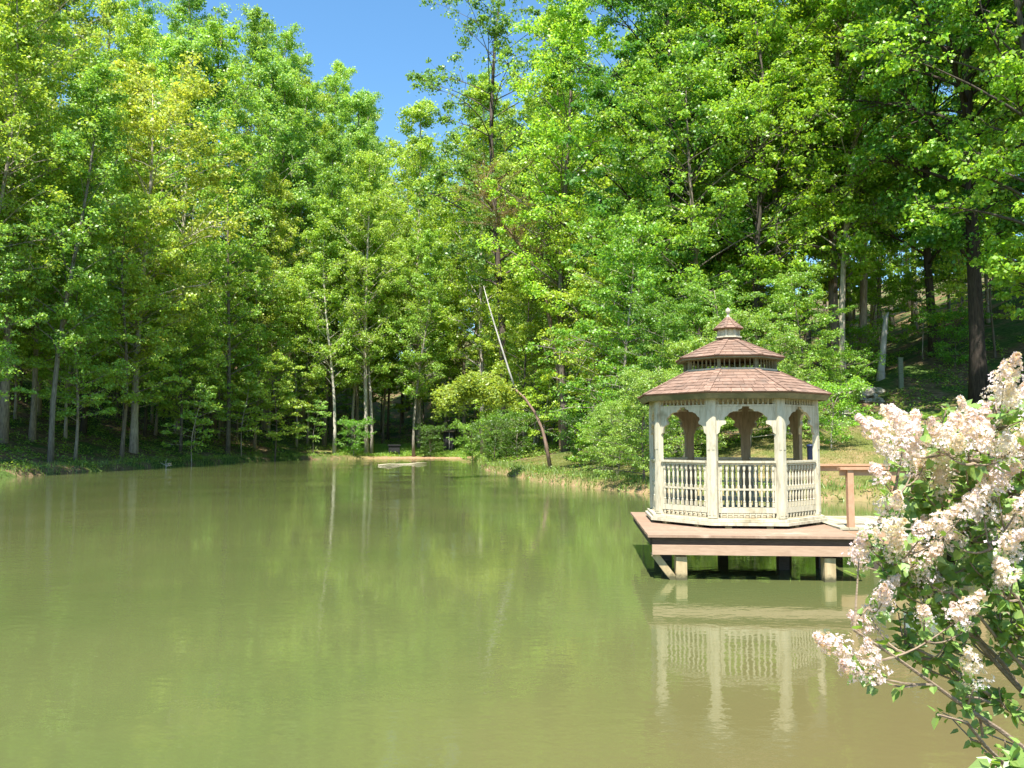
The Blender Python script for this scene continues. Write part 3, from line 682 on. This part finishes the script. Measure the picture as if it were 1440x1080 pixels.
# lower cupola: sill, little posts, spindles, head
def cupola(name, r, z0, z1, sill, nsp, pw):
    cu = empty(name, (0, 0, 0)); cu.parent = g
    mb = MB(); ring(mb, r + .025, r - .05, z0, z0 + sill); mb.build("sill", M_paint, cu)
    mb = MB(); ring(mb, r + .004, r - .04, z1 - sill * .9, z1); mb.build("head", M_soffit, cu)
    mb = MB()
    for k in range(8):
        q = oc(r - .012, k); mb.box((q.x, q.y, (z0 + z1) / 2), (pw, pw, z1 - z0 - .01), ANG[k])
        for j in range(nsp):
            q = oc(r - .02, k).lerp(oc(r - .02, k + 1), (j + 1) / (nsp + 1)); mb.box((q.x, q.y, (z0 + z1) / 2), (pw * .34, pw * .34, z1 - z0 - .02), ANG[k] + R(22.5))
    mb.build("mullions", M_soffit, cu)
    return cu
cupola("lower_cupola", .77, 2.475, 2.69, .035, 6, .05)
tier("middle_roof", .915, 2.70, .215, 3.02, 6, .15)
mb = MB(); ring(mb, .90, .80, 2.665, 2.685); mb.build("fascia", M_soffit, g)
mb = MB(); ring(mb, .20, .15, 2.985, 3.07); mb.build("collar", M_ceil, g)
mb = MB(); mb.prism([tuple(oc(.225, k).xy) for k in range(8)], 3.07, 3.095); mb.build("sill", M_paint, g)
mb = MB(); mb.prism([tuple(oc(.165, k).xy) for k in range(8)], 3.095, 3.22)
for k in range(8):
    q = oc(.172, k); mb.box((q.x, q.y, 3.157), (.035, .035, .125), ANG[k])
mb.build("upper_cupola", M_paint, g)
tier("upper_roof", .25, 3.225, .02, 3.43, 4, .09)
mb = MB(); mb.lathe([(.045, 3.405), (.05, 3.425), (.03, 3.445), (.018, 3.475), (.02, 3.495), (.036, 3.515), (.043, 3.54), (.036, 3.57), (.015, 3.59), (.004, 3.60)], n=14)
mb.build("finial", M_paint, g, True)

# ------------------------------------------------------------ deck on pilings
dk_ = empty("pond_deck", (GAZ[0], GAZ[1], 0), GR); tag(dk_, "brown painted deck on pilings carrying the gazebo over the water", "deck")
X0, X1, Y0, Y1 = -1.60, 1.33, -2.27, 1.30
mb = MB(); n = 25; wd = (Y1 - Y0) / n; rr = random.Random(5)
for i in range(n):
    mb.box(((X0 + X1) / 2 + rr.uniform(-.004, .004), Y0 + wd * (i + .5), .622 + rr.uniform(-.001, .001)), (X1 - X0, wd - .006, .036))
mb.build("decking", M_deck, dk_)
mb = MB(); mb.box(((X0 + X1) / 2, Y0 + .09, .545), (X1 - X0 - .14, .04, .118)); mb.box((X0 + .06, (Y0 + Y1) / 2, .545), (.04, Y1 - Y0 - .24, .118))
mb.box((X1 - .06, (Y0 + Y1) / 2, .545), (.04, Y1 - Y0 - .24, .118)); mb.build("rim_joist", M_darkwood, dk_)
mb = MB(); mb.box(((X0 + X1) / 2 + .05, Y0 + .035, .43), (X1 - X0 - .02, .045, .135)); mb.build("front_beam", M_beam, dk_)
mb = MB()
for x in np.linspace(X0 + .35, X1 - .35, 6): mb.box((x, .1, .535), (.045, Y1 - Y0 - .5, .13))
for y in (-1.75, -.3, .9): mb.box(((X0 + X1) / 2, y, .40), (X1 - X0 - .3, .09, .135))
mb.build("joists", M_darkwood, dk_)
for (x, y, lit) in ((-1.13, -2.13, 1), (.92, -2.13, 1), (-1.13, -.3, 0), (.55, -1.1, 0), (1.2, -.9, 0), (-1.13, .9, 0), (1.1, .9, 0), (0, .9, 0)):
    mb = MB(); mb.box((x, y, -.42), (.155, .155, 1.50), R(3)); mb.build("piling", M_piling if lit else M_darkwood, dk_)  # lit front pilings tan, shaded ones behind get the dark copy
mb = MB(); mb.bar((-1.50, -2.15, .36), (-1.20, -2.15, -.03), .05, .10); mb.bar((-1.50, -1.9, .36), (-1.24, -2.0, -.03), .05, .07); mb.build("brace", M_piling, dk_)

# ------------------------------------------------------------ footbridge to the shore
fb = empty("footbridge", (GAZ[0], GAZ[1], 0), R(-1.0)); tag(fb, "wooden footbridge with brown rails running from the gazebo to the right shore", "footbridge")
bx0, bx1, by0, by1 = 1.36, 9.6, -1.16, .72
mb = MB(); n = int((bx1 - bx0) / .14)
for i in range(n): mb.box((bx0 + (i + .5) * .14, (by0 + by1) / 2, .622 + rr.uniform(-.002, .002)), (.133, by1 - by0, .036))
mb.build("decking", M_plank, fb)
mb = MB(); mb.box(((bx0 + bx1) / 2, by0 + .03, .495), (bx1 - bx0, .045, .21)); mb.box(((bx0 + bx1) / 2, by1 - .03, .495), (bx1 - bx0, .045, .21)); mb.build("side_beam", M_rail, fb)
for side, y in ((0, by0 + .06), (1, by1 - .06)):
    mb = MB(); mb.box(((bx0 + bx1) / 2 - (.12 if side else 0), y, 1.54), (bx1 - bx0 - .05 + (.2 if side else 0), .14, .036)); mb.box(((bx0 + bx1) / 2, y + .025, 1.475), (bx1 - bx0 - .1, .036, .09)); mb.build("handrail", M_rail, fb)
    for x in (bx0 + .19, bx0 + 1.65, bx0 + 3.1, bx0 + 4.6, bx0 + 6.1, bx0 + 7.7):
        mb = MB(); mb.box((x, y + (.0), .99), (.092, .092, 1.06)); mb.build("post", M_rail, fb)
for x in (bx0 + .6, bx0 + 2.6, bx0 + 4.6, bx0 + 6.6):
    for y in (by0 + .15, by1 - .15):
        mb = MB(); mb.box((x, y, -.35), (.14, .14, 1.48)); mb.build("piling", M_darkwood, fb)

# ------------------------------------------------------------ bent tree on the point, bare tree, snags
def limb_leaves(pts, n, size, rad, rg, droop=.0, flat=.6):
    pts = np.asarray(pts, float); k = rg.integers(0, len(pts) - 1, n); f = rg.uniform(0, 1, (n, 1)); c = pts[k] * (1 - f) + pts[k + 1] * f
    off = norm(rg.normal(size=(n, 3))) * rad * rg.uniform(0, 1, (n, 1)) ** .5; off[:, 2] *= flat; off[:, 2] -= droop * rg.uniform(0, 1, n) * rad
    return leaves(c + off, size, rg, up=1.0)
rg = np.random.default_rng(99); d0 = 41.0
path = [pix(x, y, d0 + dy) for x, y, dy in ((775, 648, 0), (768, 625, 0), (762, 602, 0), (752, 580, .2), (738, 560, .3), (725, 548, .4), (716, 522, .4), (704, 484, .6), (695, 455, .7), (687, 428, .8), (680, 402, 1))]
bt = empty("bent_tree", path[0]); bt.location.z = gz(path[0].x, path[0].y)
tag(bt, "thin tree on the grassy point bent sharply left with yellow green sprays", "tree")
M_bleach = paint_mat("bleached trunk", (.30, .28, .24), (.5, .46, .41), 3, .85, .3, (1, 1, 1))
M_redbark = paint_mat("reddish bark", (.16, .10, .07), (.30, .20, .15), 5, .9, .4, (3, 3, .5))
loc = [np.array(q - bt.location) for q in path]; loc[0][2] = -.15
mb = MB(); mb.tube(loc[:6], [.12, .09, .075, .068, .06, .052], 8)
br1 = [loc[5]] + [np.array(pix(x, y, d0 + dy) - bt.location) for x, y, dy in ((705, 545, .2), (680, 543, -.3), (645, 545, -.6), (615, 552, -.8))]
mb.tube(br1, [.06, .05, .04, .025, .012], 6)
tw = [br1]
for k in range(26):
    s_ = rg.uniform(.5, 3.9); i0 = int(s_); q0 = br1[i0] * (1 - s_ + i0) + br1[min(4, i0 + 1)] * (s_ - i0)
    q1 = q0 + np.array([rg.normal(0, .6) - .2, rg.normal(0, .9), rg.uniform(-1.1, .7)])
    pts = bez(q0, q1, .35, 5); mb.tube(pts, np.linspace(.014, .004, 5), 4); tw.append(pts)
mb.build("trunk", M_redbark, bt, True)
mb = MB(); mb.tube(loc[5:], [.055, .05, .044, .037, .03, .012], 8); mb.build("pale_pole", M_bleach, bt, True)
cv = np.concatenate([limb_leaves(q, 420, .16, .55, rg, .7, .7) for q in tw])
cr = link("crown", fast_mesh("bent crown", cv, 4, M_leaf), bt); cr.color = (.31, .40, .07, 1)
# nearly bare brown tree
rg = np.random.default_rng(5); bx_ = P(790, 57); bt2 = empty("bare_tree", (bx_, 57, gz(bx_, 57)))
tag(bt2, "leaning nearly leafless brownish tree high among the green crowns above the bent tree", "tree")
mp_ = [pix(x, y, 57) for x, y in ((790, 600), (785, 520), (768, 420), (748, 370), (725, 335), (703, 310), (690, 285), (680, 250))]
mp_ = [np.array(q - bt2.location) for q in mp_]; mp_[0] = np.array([0, 0, -.2]); mb = MB(); mb.tube(mp_, [.2, .17, .14, .12, .09, .07, .05, .02], 7)
tips = []
for k in range(60):
    s_ = rg.uniform(2.2, 6.9); i0 = int(s_); q0 = mp_[i0] * (1 - s_ + i0) + mp_[i0 + 1] * (s_ - i0)
    q1 = q0 + np.array([rg.normal(-.1, 1.6), rg.normal(0, 1.2), rg.uniform(.3, 2.6)]); pts = bez(q0, q1, .2, 6, .1)
    mb.tube(pts, np.linspace(.035, .008, 6), 4); tips.append(pts[2:])
    for j in range(5):
        a = pts[rg.integers(2, 6)]; e = a + rg.normal(0, .5, 3) + np.array([0, 0, .4]); tips.append(bez(a, e, .1, 4)); mb.tube(tips[-1], [.012, .009, .006, .003], 3)
tr = mb.build("trunk", M_bark, bt2); tr.color = (.26, .19, .13, 1)
cr = link("crown", fast_mesh("bare crown", np.concatenate([limb_leaves(q, 34, .09, .28, rg) for q in tips]), 4, M_leaf), bt2); cr.color = (.22, .19, .06, 1)
# broken snag
sx = P(1241, 44); q0 = pix(1238, 528, 44); sn = empty("dead_snag", (q0.x, 44, gz(q0.x, 44)))
tag(sn, "pale leaning broken tree stub without leaves on the slope right of the gazebo", "dead tree")
l = [np.array([a_, 0, b_]) for a_, b_ in ((0, -.2), (.06, .6), (.17, 1.4), (.26, 2.3), (.36, 3.1), (.44, 3.5), (.56, 3.75))]
mb = MB(); mb.tube(l, [.27, .19, .165, .15, .13, .10, .04], 9); mb.tube([l[4], l[4] + np.array([-.12, 0, .5])], [.06, .015], 5); mb.tube([l[3], l[3] + np.array([.25, 0, .35])], [.05, .02], 5)
mb.build("trunk", M_bleach, sn, True)
# twiggy pale branch in the water by the left bank
q0 = pix(233, 659, 55.5); tw_ = empty("broken_branch", (q0.x, q0.y, 0)); tw_.scale = (.7, .7, .8); tag(tw_, "small whitish broken branch poking out of the water by the left bank", "branch")
mb = MB(); rg = np.random.default_rng(8)
mb.tube([(0, 0, -.25), (.05, 0, .2), (-.02, 0, .45), (.1, 0, .75)], [.05, .045, .03, .01], 6)
for k in range(9):
    a = np.array([.03, 0, rg.uniform(.05, .5)]); mb.tube(bez(a, a + np.array([rg.normal(0, .4), rg.normal(0, .2), rg.uniform(.0, .35)]), .05, 4), [.028, .02, .015, .006], 5)
mb.build("stem", M_bleach, tw_)
# floating log
a, b_ = pix(532, 653.5, 61), pix(600, 650.5, 66); a.z = b_.z = .02; mb = MB()
lg_ = empty("floating_log", (a + b_) / 2); lo = [a.lerp(b_, t) - lg_.location + Vector((0, 0, .03 * math.sin(t * 9))) for t in (0, .2, .4, .6, .8, 1)]
mb.tube(lo, [.03, .04, .045, .045, .04, .03], 8); mb.build("stem", M_soilfloat, lg_, True); tag(lg_, "long bleached log floating flat in front of the beach", "log")
# black box on legs
x = P(555, 85.5); o = empty("storage_box", (x, 85.5, gz(x, 85.5)), R(6)); tag(o, "black wooden box on short legs under the trees behind the beach", "box")
mb = MB(); mb.prism([(-.58, -.38), (.58, -.38), (.58, .38), (-.58, .38)], .32, .98); mb.build("body", M_black, o)
mb = MB(); mb.box((0, 0, 1.03), (1.42, .95, .09)); mb.box((0, 0, 1.10), (1.30, .85, .04)); mb.build("lid", M_black, o)
for sx_ in (-1, 1):
    for sy_ in (-1, 1): mb = MB(); mb.box((sx_ * .5, sy_ * .31, .14), (.09, .09, .36)); mb.build("leg", M_black, o)
# narrow shed
x = P(632, 89); o = empty("narrow_shed", (x, 89, gz(x, 89) - .02), R(-8)); tag(o, "narrow dark wooden shed half hidden behind the bent tree's yellow green sprays", "shed")
mb = MB()
for i in range(7): mb.box((-.45 + .15 * i, -.5, 1.05), (.142, .03, 2.1))
for i in range(7): mb.box((-.53, -.42 + .15 * i, 1.05), (.03, .142, 2.1)); mb.box((.53, -.42 + .15 * i, 1.05), (.03, .142, 2.1))
mb.box((0, .53, 1.05), (1.03, .03, 2.1)); mb.build("wall", M_black, o)
mb = MB(); mb.add([(-.72, -.75, 2.02), (.72, -.75, 2.02), (.72, .75, 2.3), (-.72, .75, 2.3), (-.72, -.75, 2.09), (.72, -.75, 2.09), (.72, .75, 2.37), (-.72, .75, 2.37)], [(0, 3, 2, 1), (4, 5, 6, 7), (0, 1, 5, 4), (1, 2, 6, 5), (2, 3, 7, 6), (3, 0, 4, 7)]); mb.build("roof", M_darkwood, o)
mb = MB(); mb.box((.12, -.53, 1.0), (.06, .03, 2.0)); mb.build("door_strip", M_bleach, o)
# navy bin on the lawn
x = P(1138.5, 30.5); o = empty("waste_bin", (x, 30.5, gz(x, 30.5))); tag(o, "navy blue bin on the lawn seen through the gazebo by its right post", "bin")
zt = 1.80 - gz(x, 30.5); mb = MB(); mb.lathe([(.105, 0), (.125, .05), (.135, zt * .86), (.145, zt * .88)], n=16); mb.build("body", M_navy, o, True)
mb = MB(); mb.lathe([(.15, zt * .88), (.15, zt * .93), (.11, zt * .99), (.04, zt)], n=16); mb.build("lid", M_navy, o, True)
# grey green post on the slope
x = P(1252.5, 43); o = empty("marker_post", (x + .12, 42, gz(x, 42) - .1)); tag(o, "weathered grey green post right of the broken snag", "post")
mb = MB(); mb.box((0, 0, .8), (.22, .14, 1.7)); mb.build("shaft", M_post, o)
mb = MB(); mb.box((0, 0, 1.67), (.26, .18, .05)); mb.build("cap", M_post, o)
# rocks at the foot of the pale trunks
for (px, d, s_, lab) in ((1208, 41.5, .55, "pale lichened rock at the foot of the pale trunks, leftmost of four"), (1222, 42, .62, "large pale rock on the slope below the broken snag"),
                         (1196, 39, .45, "low tan rock at the top of the lawn"), (1232, 40.5, .38, "small rock at the edge of the shaded slope")):
    x = P(px, d); r2 = np.random.default_rng(px); mb = MB(); nu, nv = 14, 9; v = []
    for i in range(nv):
        for j in range(nu):
            th = math.pi * i / (nv - 1); ph = 2 * math.pi * j / nu; dv = np.array([math.sin(th) * math.cos(ph), math.sin(th) * math.sin(ph), math.cos(th)])
            k = 1 + .22 * math.sin(dv[0] * 5 + px) + .18 * math.sin(dv[1] * 7 + d) + .12 * math.sin(dv[2] * 9 + px); k = min(k, 1.12); v.append(dv * k * s_ * np.array([1.35, 1, .55]))
    f = [(i * nu + j, i * nu + (j + 1) % nu, (i + 1) * nu + (j + 1) % nu, (i + 1) * nu + j) for i in range(nv - 1) for j in range(nu)]
    mb.add(v, f); o = mb.build("rock", M_rock); o.location = (x, d, gz(x, d) + s_ * .15); o.rotation_euler = (0, 0, r2.uniform(0, 6)); tag(o, lab, "rock")
a, b_ = pix(1203, 538, 43.5), pix(1232, 550, 41); a.z = gz(a.x, a.y) + .2; b_.z = gz(b_.x, b_.y) + .2; o = empty("fallen_log", (a + b_) / 2)
mb = MB(); mb.tube([a - o.location, Vector((0, 0, .05)), b_ - o.location], [.14, .13, .1], 8); mb.build("stem", M_bleach, o); tag(o, "short fallen log lying on the rocks below the snag", "log")

# ------------------------------------------------------------ ground cover
def scatter(n, xr, yr, cond, rg):
    X = rg.uniform(*xr, n); Y = rg.uniform(*yr, n); sd = shore_dist(X, Y); k = cond(X, Y, sd); X, Y, sd = X[k], Y[k], sd[k]
    return X, Y, height(X, Y, sd), sd
def lawnmask(X, Y):
    return (((X - 11.5) / 9) ** 2 + ((Y - 28.5) / 8.3) ** 2 < 1) | (((X - 2.5) / 6) ** 2 + ((Y - 41) / 12) ** 2 < 1)
def blades(X, Y, Z, h, wd, rg):
    n = len(X); a = rg.uniform(0, 6.28, n); b = np.stack([X, Y, Z - .02], 1); s = np.stack([np.cos(a), np.sin(a), np.zeros(n)], 1)
    hh = h * rg.uniform(.5, 1.4, (n, 1)); lean = rg.normal(0, .35, (n, 3)); lean[:, 2] = 1; tip = b + lean * hh
    return np.stack([b - s * wd, b + s * wd, tip], 1)
rg = np.random.default_rng(21)
X, Y, Z, sd = scatter(200000, (-34, 18), (18, 92), lambda X, Y, s: (s > .02) & (s < 1.6) & ((Y < 79) | (X < -15) | (X > -3)), rg)
gr = link("bank_grass", fast_mesh("bank grass", blades(X, Y, Z, .26, .02, rg), 3, M_leaf)); gr.color = (.21, .30, .07, 1); tag(gr, "rough tall grass fringing the pond's banks", "grass", kind="stuff")
X, Y, Z, sd = scatter(260000, (-4, 24), (24, 54), lambda X, Y, s: (s > .8) & lawnmask(X, Y), rg)
gr = link("lawn_grass", fast_mesh("lawn grass", blades(X, Y, Z, .06, .016, rg), 3, M_leaf)); gr.color = (.24, .27, .07, 1); tag(gr, "short dry green grass of the lawn and grassy point", "grass", kind="stuff")
X, Y, Z, sd = scatter(60000, (-18, -1), (80, 96), lambda X, Y, s: (s > 1.2) & (s < 10), rg)
gr = link("beach_grass", fast_mesh("beach grass", blades(X, Y, Z, .22, .03, rg), 3, M_leaf)); gr.color = (.26, .42, .07, 1); tag(gr, "bright fresh grass behind the sandy beach", "grass", kind="stuff")
X, Y, Z, sd = scatter(420000, (-60, 34), (28, 112), lambda X, Y, s: (s > .3) & (s < 26) & ~lawnmask(X, Y) & (snoise(X, Y, 5, 9) + .5 * snoise(X, Y, 1.7, 10) > .05), rg)
hz = rg.uniform(0, 1, len(X)) ** 2 * (.28 + .25 * (snoise(X, Y, 3, 12) > .3))
uv = leaves(np.stack([X, Y, Z + hz + .03], 1), .15, rg, up=1.6)
gr = link("undergrowth", fast_mesh("undergrowth", uv, 4, M_leaf)); gr.color = (.25, .40, .07, 1); tag(gr, "low leafy undergrowth covering the forest floor", "undergrowth", kind="stuff")
X, Y, Z, sd = scatter(90000, (-5, 17), (18, 60), lambda X, Y, s: (s > .05) & (s < 1.8) & (snoise(X, Y, 2.1, 30) + .6 * snoise(X, Y, .8, 31) > .1), rg)
hz = rg.uniform(0, 1, len(X)) * (.10 + .28 * (snoise(X, Y, 1.3, 33) > .1))
gr = link("bank_herbs", fast_mesh("bank herbs", leaves(np.stack([X, Y, Z + hz], 1), .10, rg, up=.9), 4, M_leaf)); gr.color = (.20, .32, .06, 1); tag(gr, "leafy weeds tangled along the right bank's water edge", "weeds", kind="stuff")
#LILAC
rg = np.random.default_rng(31); base = Vector((2.75, 3.15, gz(2.75, 3.15)))
lil = empty("lilac_bush", base); tag(lil, "blooming lilac bush with pale pink flower heads at the photo's right edge", "lilac bush")
def floret_mesh(seed):
    r = np.random.default_rng(seed); out = []
    n = 290; L = r.uniform(.11, .17); t = r.uniform(0, 1, n) ** .8
    rad = .040 * (1 - t) ** .75 * r.uniform(.6, 1.1, n) + .006; lobes = 1 + .35 * np.sin(t * 14 + r.uniform(0, 6))
    a = r.uniform(0, 6.28, n); c = np.stack([np.cos(a) * rad * lobes, np.sin(a) * rad * lobes, t * L], 1)
    nrm = norm(np.stack([np.cos(a), np.sin(a), r.uniform(-.2, .9, n)], 1) + r.normal(0, .3, (n, 3)))
    tt = norm(np.cross(nrm, r.normal(size=(n, 3)))); bb = np.cross(nrm, tt); s = .0070 * r.uniform(.7, 1.2, (n, 1))
    for k in range(4):
        d = tt * math.cos(k * 1.5708) + bb * math.sin(k * 1.5708); e = np.cross(nrm, d)
        out.append(np.stack([c, c + d * s * .6 + e * s * .42 + nrm * s * .1, c + d * s * 1.15 + nrm * s * .25, c + d * s * .6 - e * s * .42 + nrm * s * .1], 1))
    return fast_mesh("flower_head", np.concatenate(out), 4, M_petal)
FM = [floret_mesh(50 + k) for k in range(6)]
FL = [(1411, 515), (1400, 535), (1422, 545), (1436, 565), (1384, 556), (1366, 578), (1380, 592), (1403, 590), (1422, 606), (1438, 622), (1350, 590), (1341, 606), (1322, 598),
      (1360, 622), (1376, 632), (1388, 648), (1274, 574), (1262, 588), (1287, 585), (1252, 604), (1272, 606), (1294, 604), (1264, 626), (1284, 632), (1302, 622), (1312, 640), (1288, 652), (1243, 652),
      (1248, 690), (1253, 683), (1228, 722), (1222, 742), (1208, 758), (1216, 770), (1232, 764), (1268, 752), (1256, 756), (1284, 742), (1274, 772), (1294, 762), (1300, 782), (1308, 800), (1318, 815),
      (1296, 728), (1312, 722), (1334, 712), (1352, 700), (1368, 708), (1384, 700), (1396, 716), (1408, 742), (1424, 760), (1344, 738), (1330, 830), (1346, 822), (1340, 850), (1358, 858), (1300, 845),
      (1244, 804), (1240, 822), (1226, 842), (1231, 872), (1184, 888), (1190, 906), (1198, 918), (1218, 916), (1228, 926), (1372, 930), (1410, 800), (1424, 792), (1430, 690), (1438, 655), (1404, 668), (1418, 640),
      (1338, 650), (1325, 668), (1396, 690), (1372, 765), (1434, 730)]
FL += [(x + dx, y + dy) for (x, y), dx, dy in zip(FL[2:26:1] + [(1290, 750), (1310, 775)], np.random.default_rng(4).normal(0, 11, 26), np.random.default_rng(6).normal(4, 10, 26))]
FL += [(x + 8, y + 11) for x, y in FL[0:28:2]] ; FL = FL[:100]
skel = []; smb = MB(); lv = []
def heart(c, d, nrm, s):
    side = np.cross(nrm, d)
    def q(u, v_, h=0): return c + d * (u * s) + side * (v_ * s) + nrm * (h * s)
    return [[q(0, 0), q(.02, .38, .07), q(.45, .42, .06), q(1.05, 0, -.08)], [q(0, 0), q(1.05, 0, -.08), q(.45, -.42, .06), q(.02, -.38, .07)]]
lb = np.array(base)
mains = []
for (px, py, d) in ((1262, 600, 3.1), (1370, 590, 2.9), (1420, 540, 3.2), (1225, 745, 2.8), (1200, 890, 2.55), (1290, 770, 2.9), (1340, 830, 2.7), (1320, 1010, 2.6), (1390, 700, 3.3), (1440, 640, 3.0), (1270, 900, 2.8), (1400, 800, 2.6)):
    T = np.array(pix(px, py, d)); s0 = lb + np.array([rg.normal(0, .12), rg.normal(0, .12), 0])
    pts = bez(s0, T, .22, 14, rg.normal(0, .06)) + rg.normal(0, .008, (14, 3)); pts[0] = s0; mains.append(pts); smb.tube(pts - lb, np.linspace(.016, .004, 14), 6); skel += list(pts[5:])
def twig(T):
    sk = np.array(skel); dd = np.linalg.norm(sk - T, axis=1); cand = np.where(dd > .07)[0]; j = cand[np.argmin(dd[cand] + .3 * (sk[cand, 2] > T[2]))]
    pts = bez(sk[j], T, -.04, 6, rg.normal(0, .12)); smb.tube(pts - lb, np.linspace(.0045, .0022, 6), 5); skel.extend(pts[1:5:2]); return pts
def put_leaves(pts, n, s=.052):
    for k in range(n):
        i = rg.integers(1, len(pts)); a = pts[i] * 1.0; tn = norm(pts[i] - pts[i - 1]); o = rg.normal(size=3); o = norm(o - tn * (o @ tn))
        d = norm(o + tn * .5 + np.array([0, 0, -.25])); nn = norm(np.cross(d, rg.normal(size=3)) * .55 + np.array([0, 0, 1.0]) + np.array([0, -.35, 0])); nn = norm(nn - d * (nn @ d))
        lv.extend(heart(a - lb + d * .012, d, nn, s * rg.uniform(.6, 1.3) * .66))
heads = []
for (px, py) in FL:
    d = 2.72 + rg.normal(0, .16) - (.1 if px < 1230 and py > 780 else 0); T = np.array(pix(px, py + 27, d)); pts = twig(T); put_leaves(pts, 5); heads.append((pts[-1], pts[-1] - pts[-3]))
extra = []
while len(extra) < 330:
    px, py = rg.uniform(1190, 1500), rg.uniform(560, 1080)
    e = 1250 + 20 * math.sin(py * .03)
    if py > 900: e = 1262 + (py - 900) * .35
    if py < 640: e = 1255 + (640 - py) * .9
    if px < e or (py > 870 and rg.uniform() < .55) or (py > 985 and px > 1305 and rg.uniform() < .65) or (py > 1000 and rg.uniform() < .3): continue
    extra.append((px, py))
for px, py in extra:
    T = np.array(pix(px, py, 2.95 + abs(rg.normal(0, .3)) - .25)); put_leaves(twig(T), 12)
for pts in mains: put_leaves(pts[6:], 10)
for (px, py) in ((1425, 1065), (1440, 1050), (1415, 1075), (1400, 1078), (1436, 1076)):
    T = np.array(pix(px, py, 2.1)); p_ = bez(lb, T, .1, 6); smb.tube(p_ - lb, np.linspace(.006, .002, 6), 5); put_leaves(p_[3:], 12, .06)
for (a, b2) in (((1375, 1003), (1382, 1035)), ((1358, 980), (1392, 988)), ((1365, 1040), (1390, 1052))):
    A, B = np.array(pix(*a, 2.7)) - lb, np.array(pix(*b2, 2.75)) - lb; smb.tube([A, (A + B) / 2 + .004, B], [.003, .0045, .005], 5)
M_stem = paint_mat("lilac bark", (.17, .12, .08), (.34, .26, .18), 20, .85, .3)
smb.build("stems", M_stem, lil)
fo = link("foliage", fast_mesh("lilac foliage", np.array(lv), 4, M_lilac_leaf), lil); fo.color = (.21, .34, .07, 1)
for k, (p_, d) in enumerate(heads):
    o = link("flower_head", FM[k % 6], lil); v = Vector(d).normalized() * .7 + Vector((rg.normal(0, .45), rg.normal(-.15, .4), .45))
    o.location = Vector(p_) - base; o.rotation_euler = v.to_track_quat('Z', 'Y').to_euler(); s_ = rg.uniform(.6, .95); o.scale = (s_, s_, s_)
    f = rg.uniform(0, 1); o.color = (.79 - .05 * f, .72 - .11 * f, .735 - .06 * f, 1)
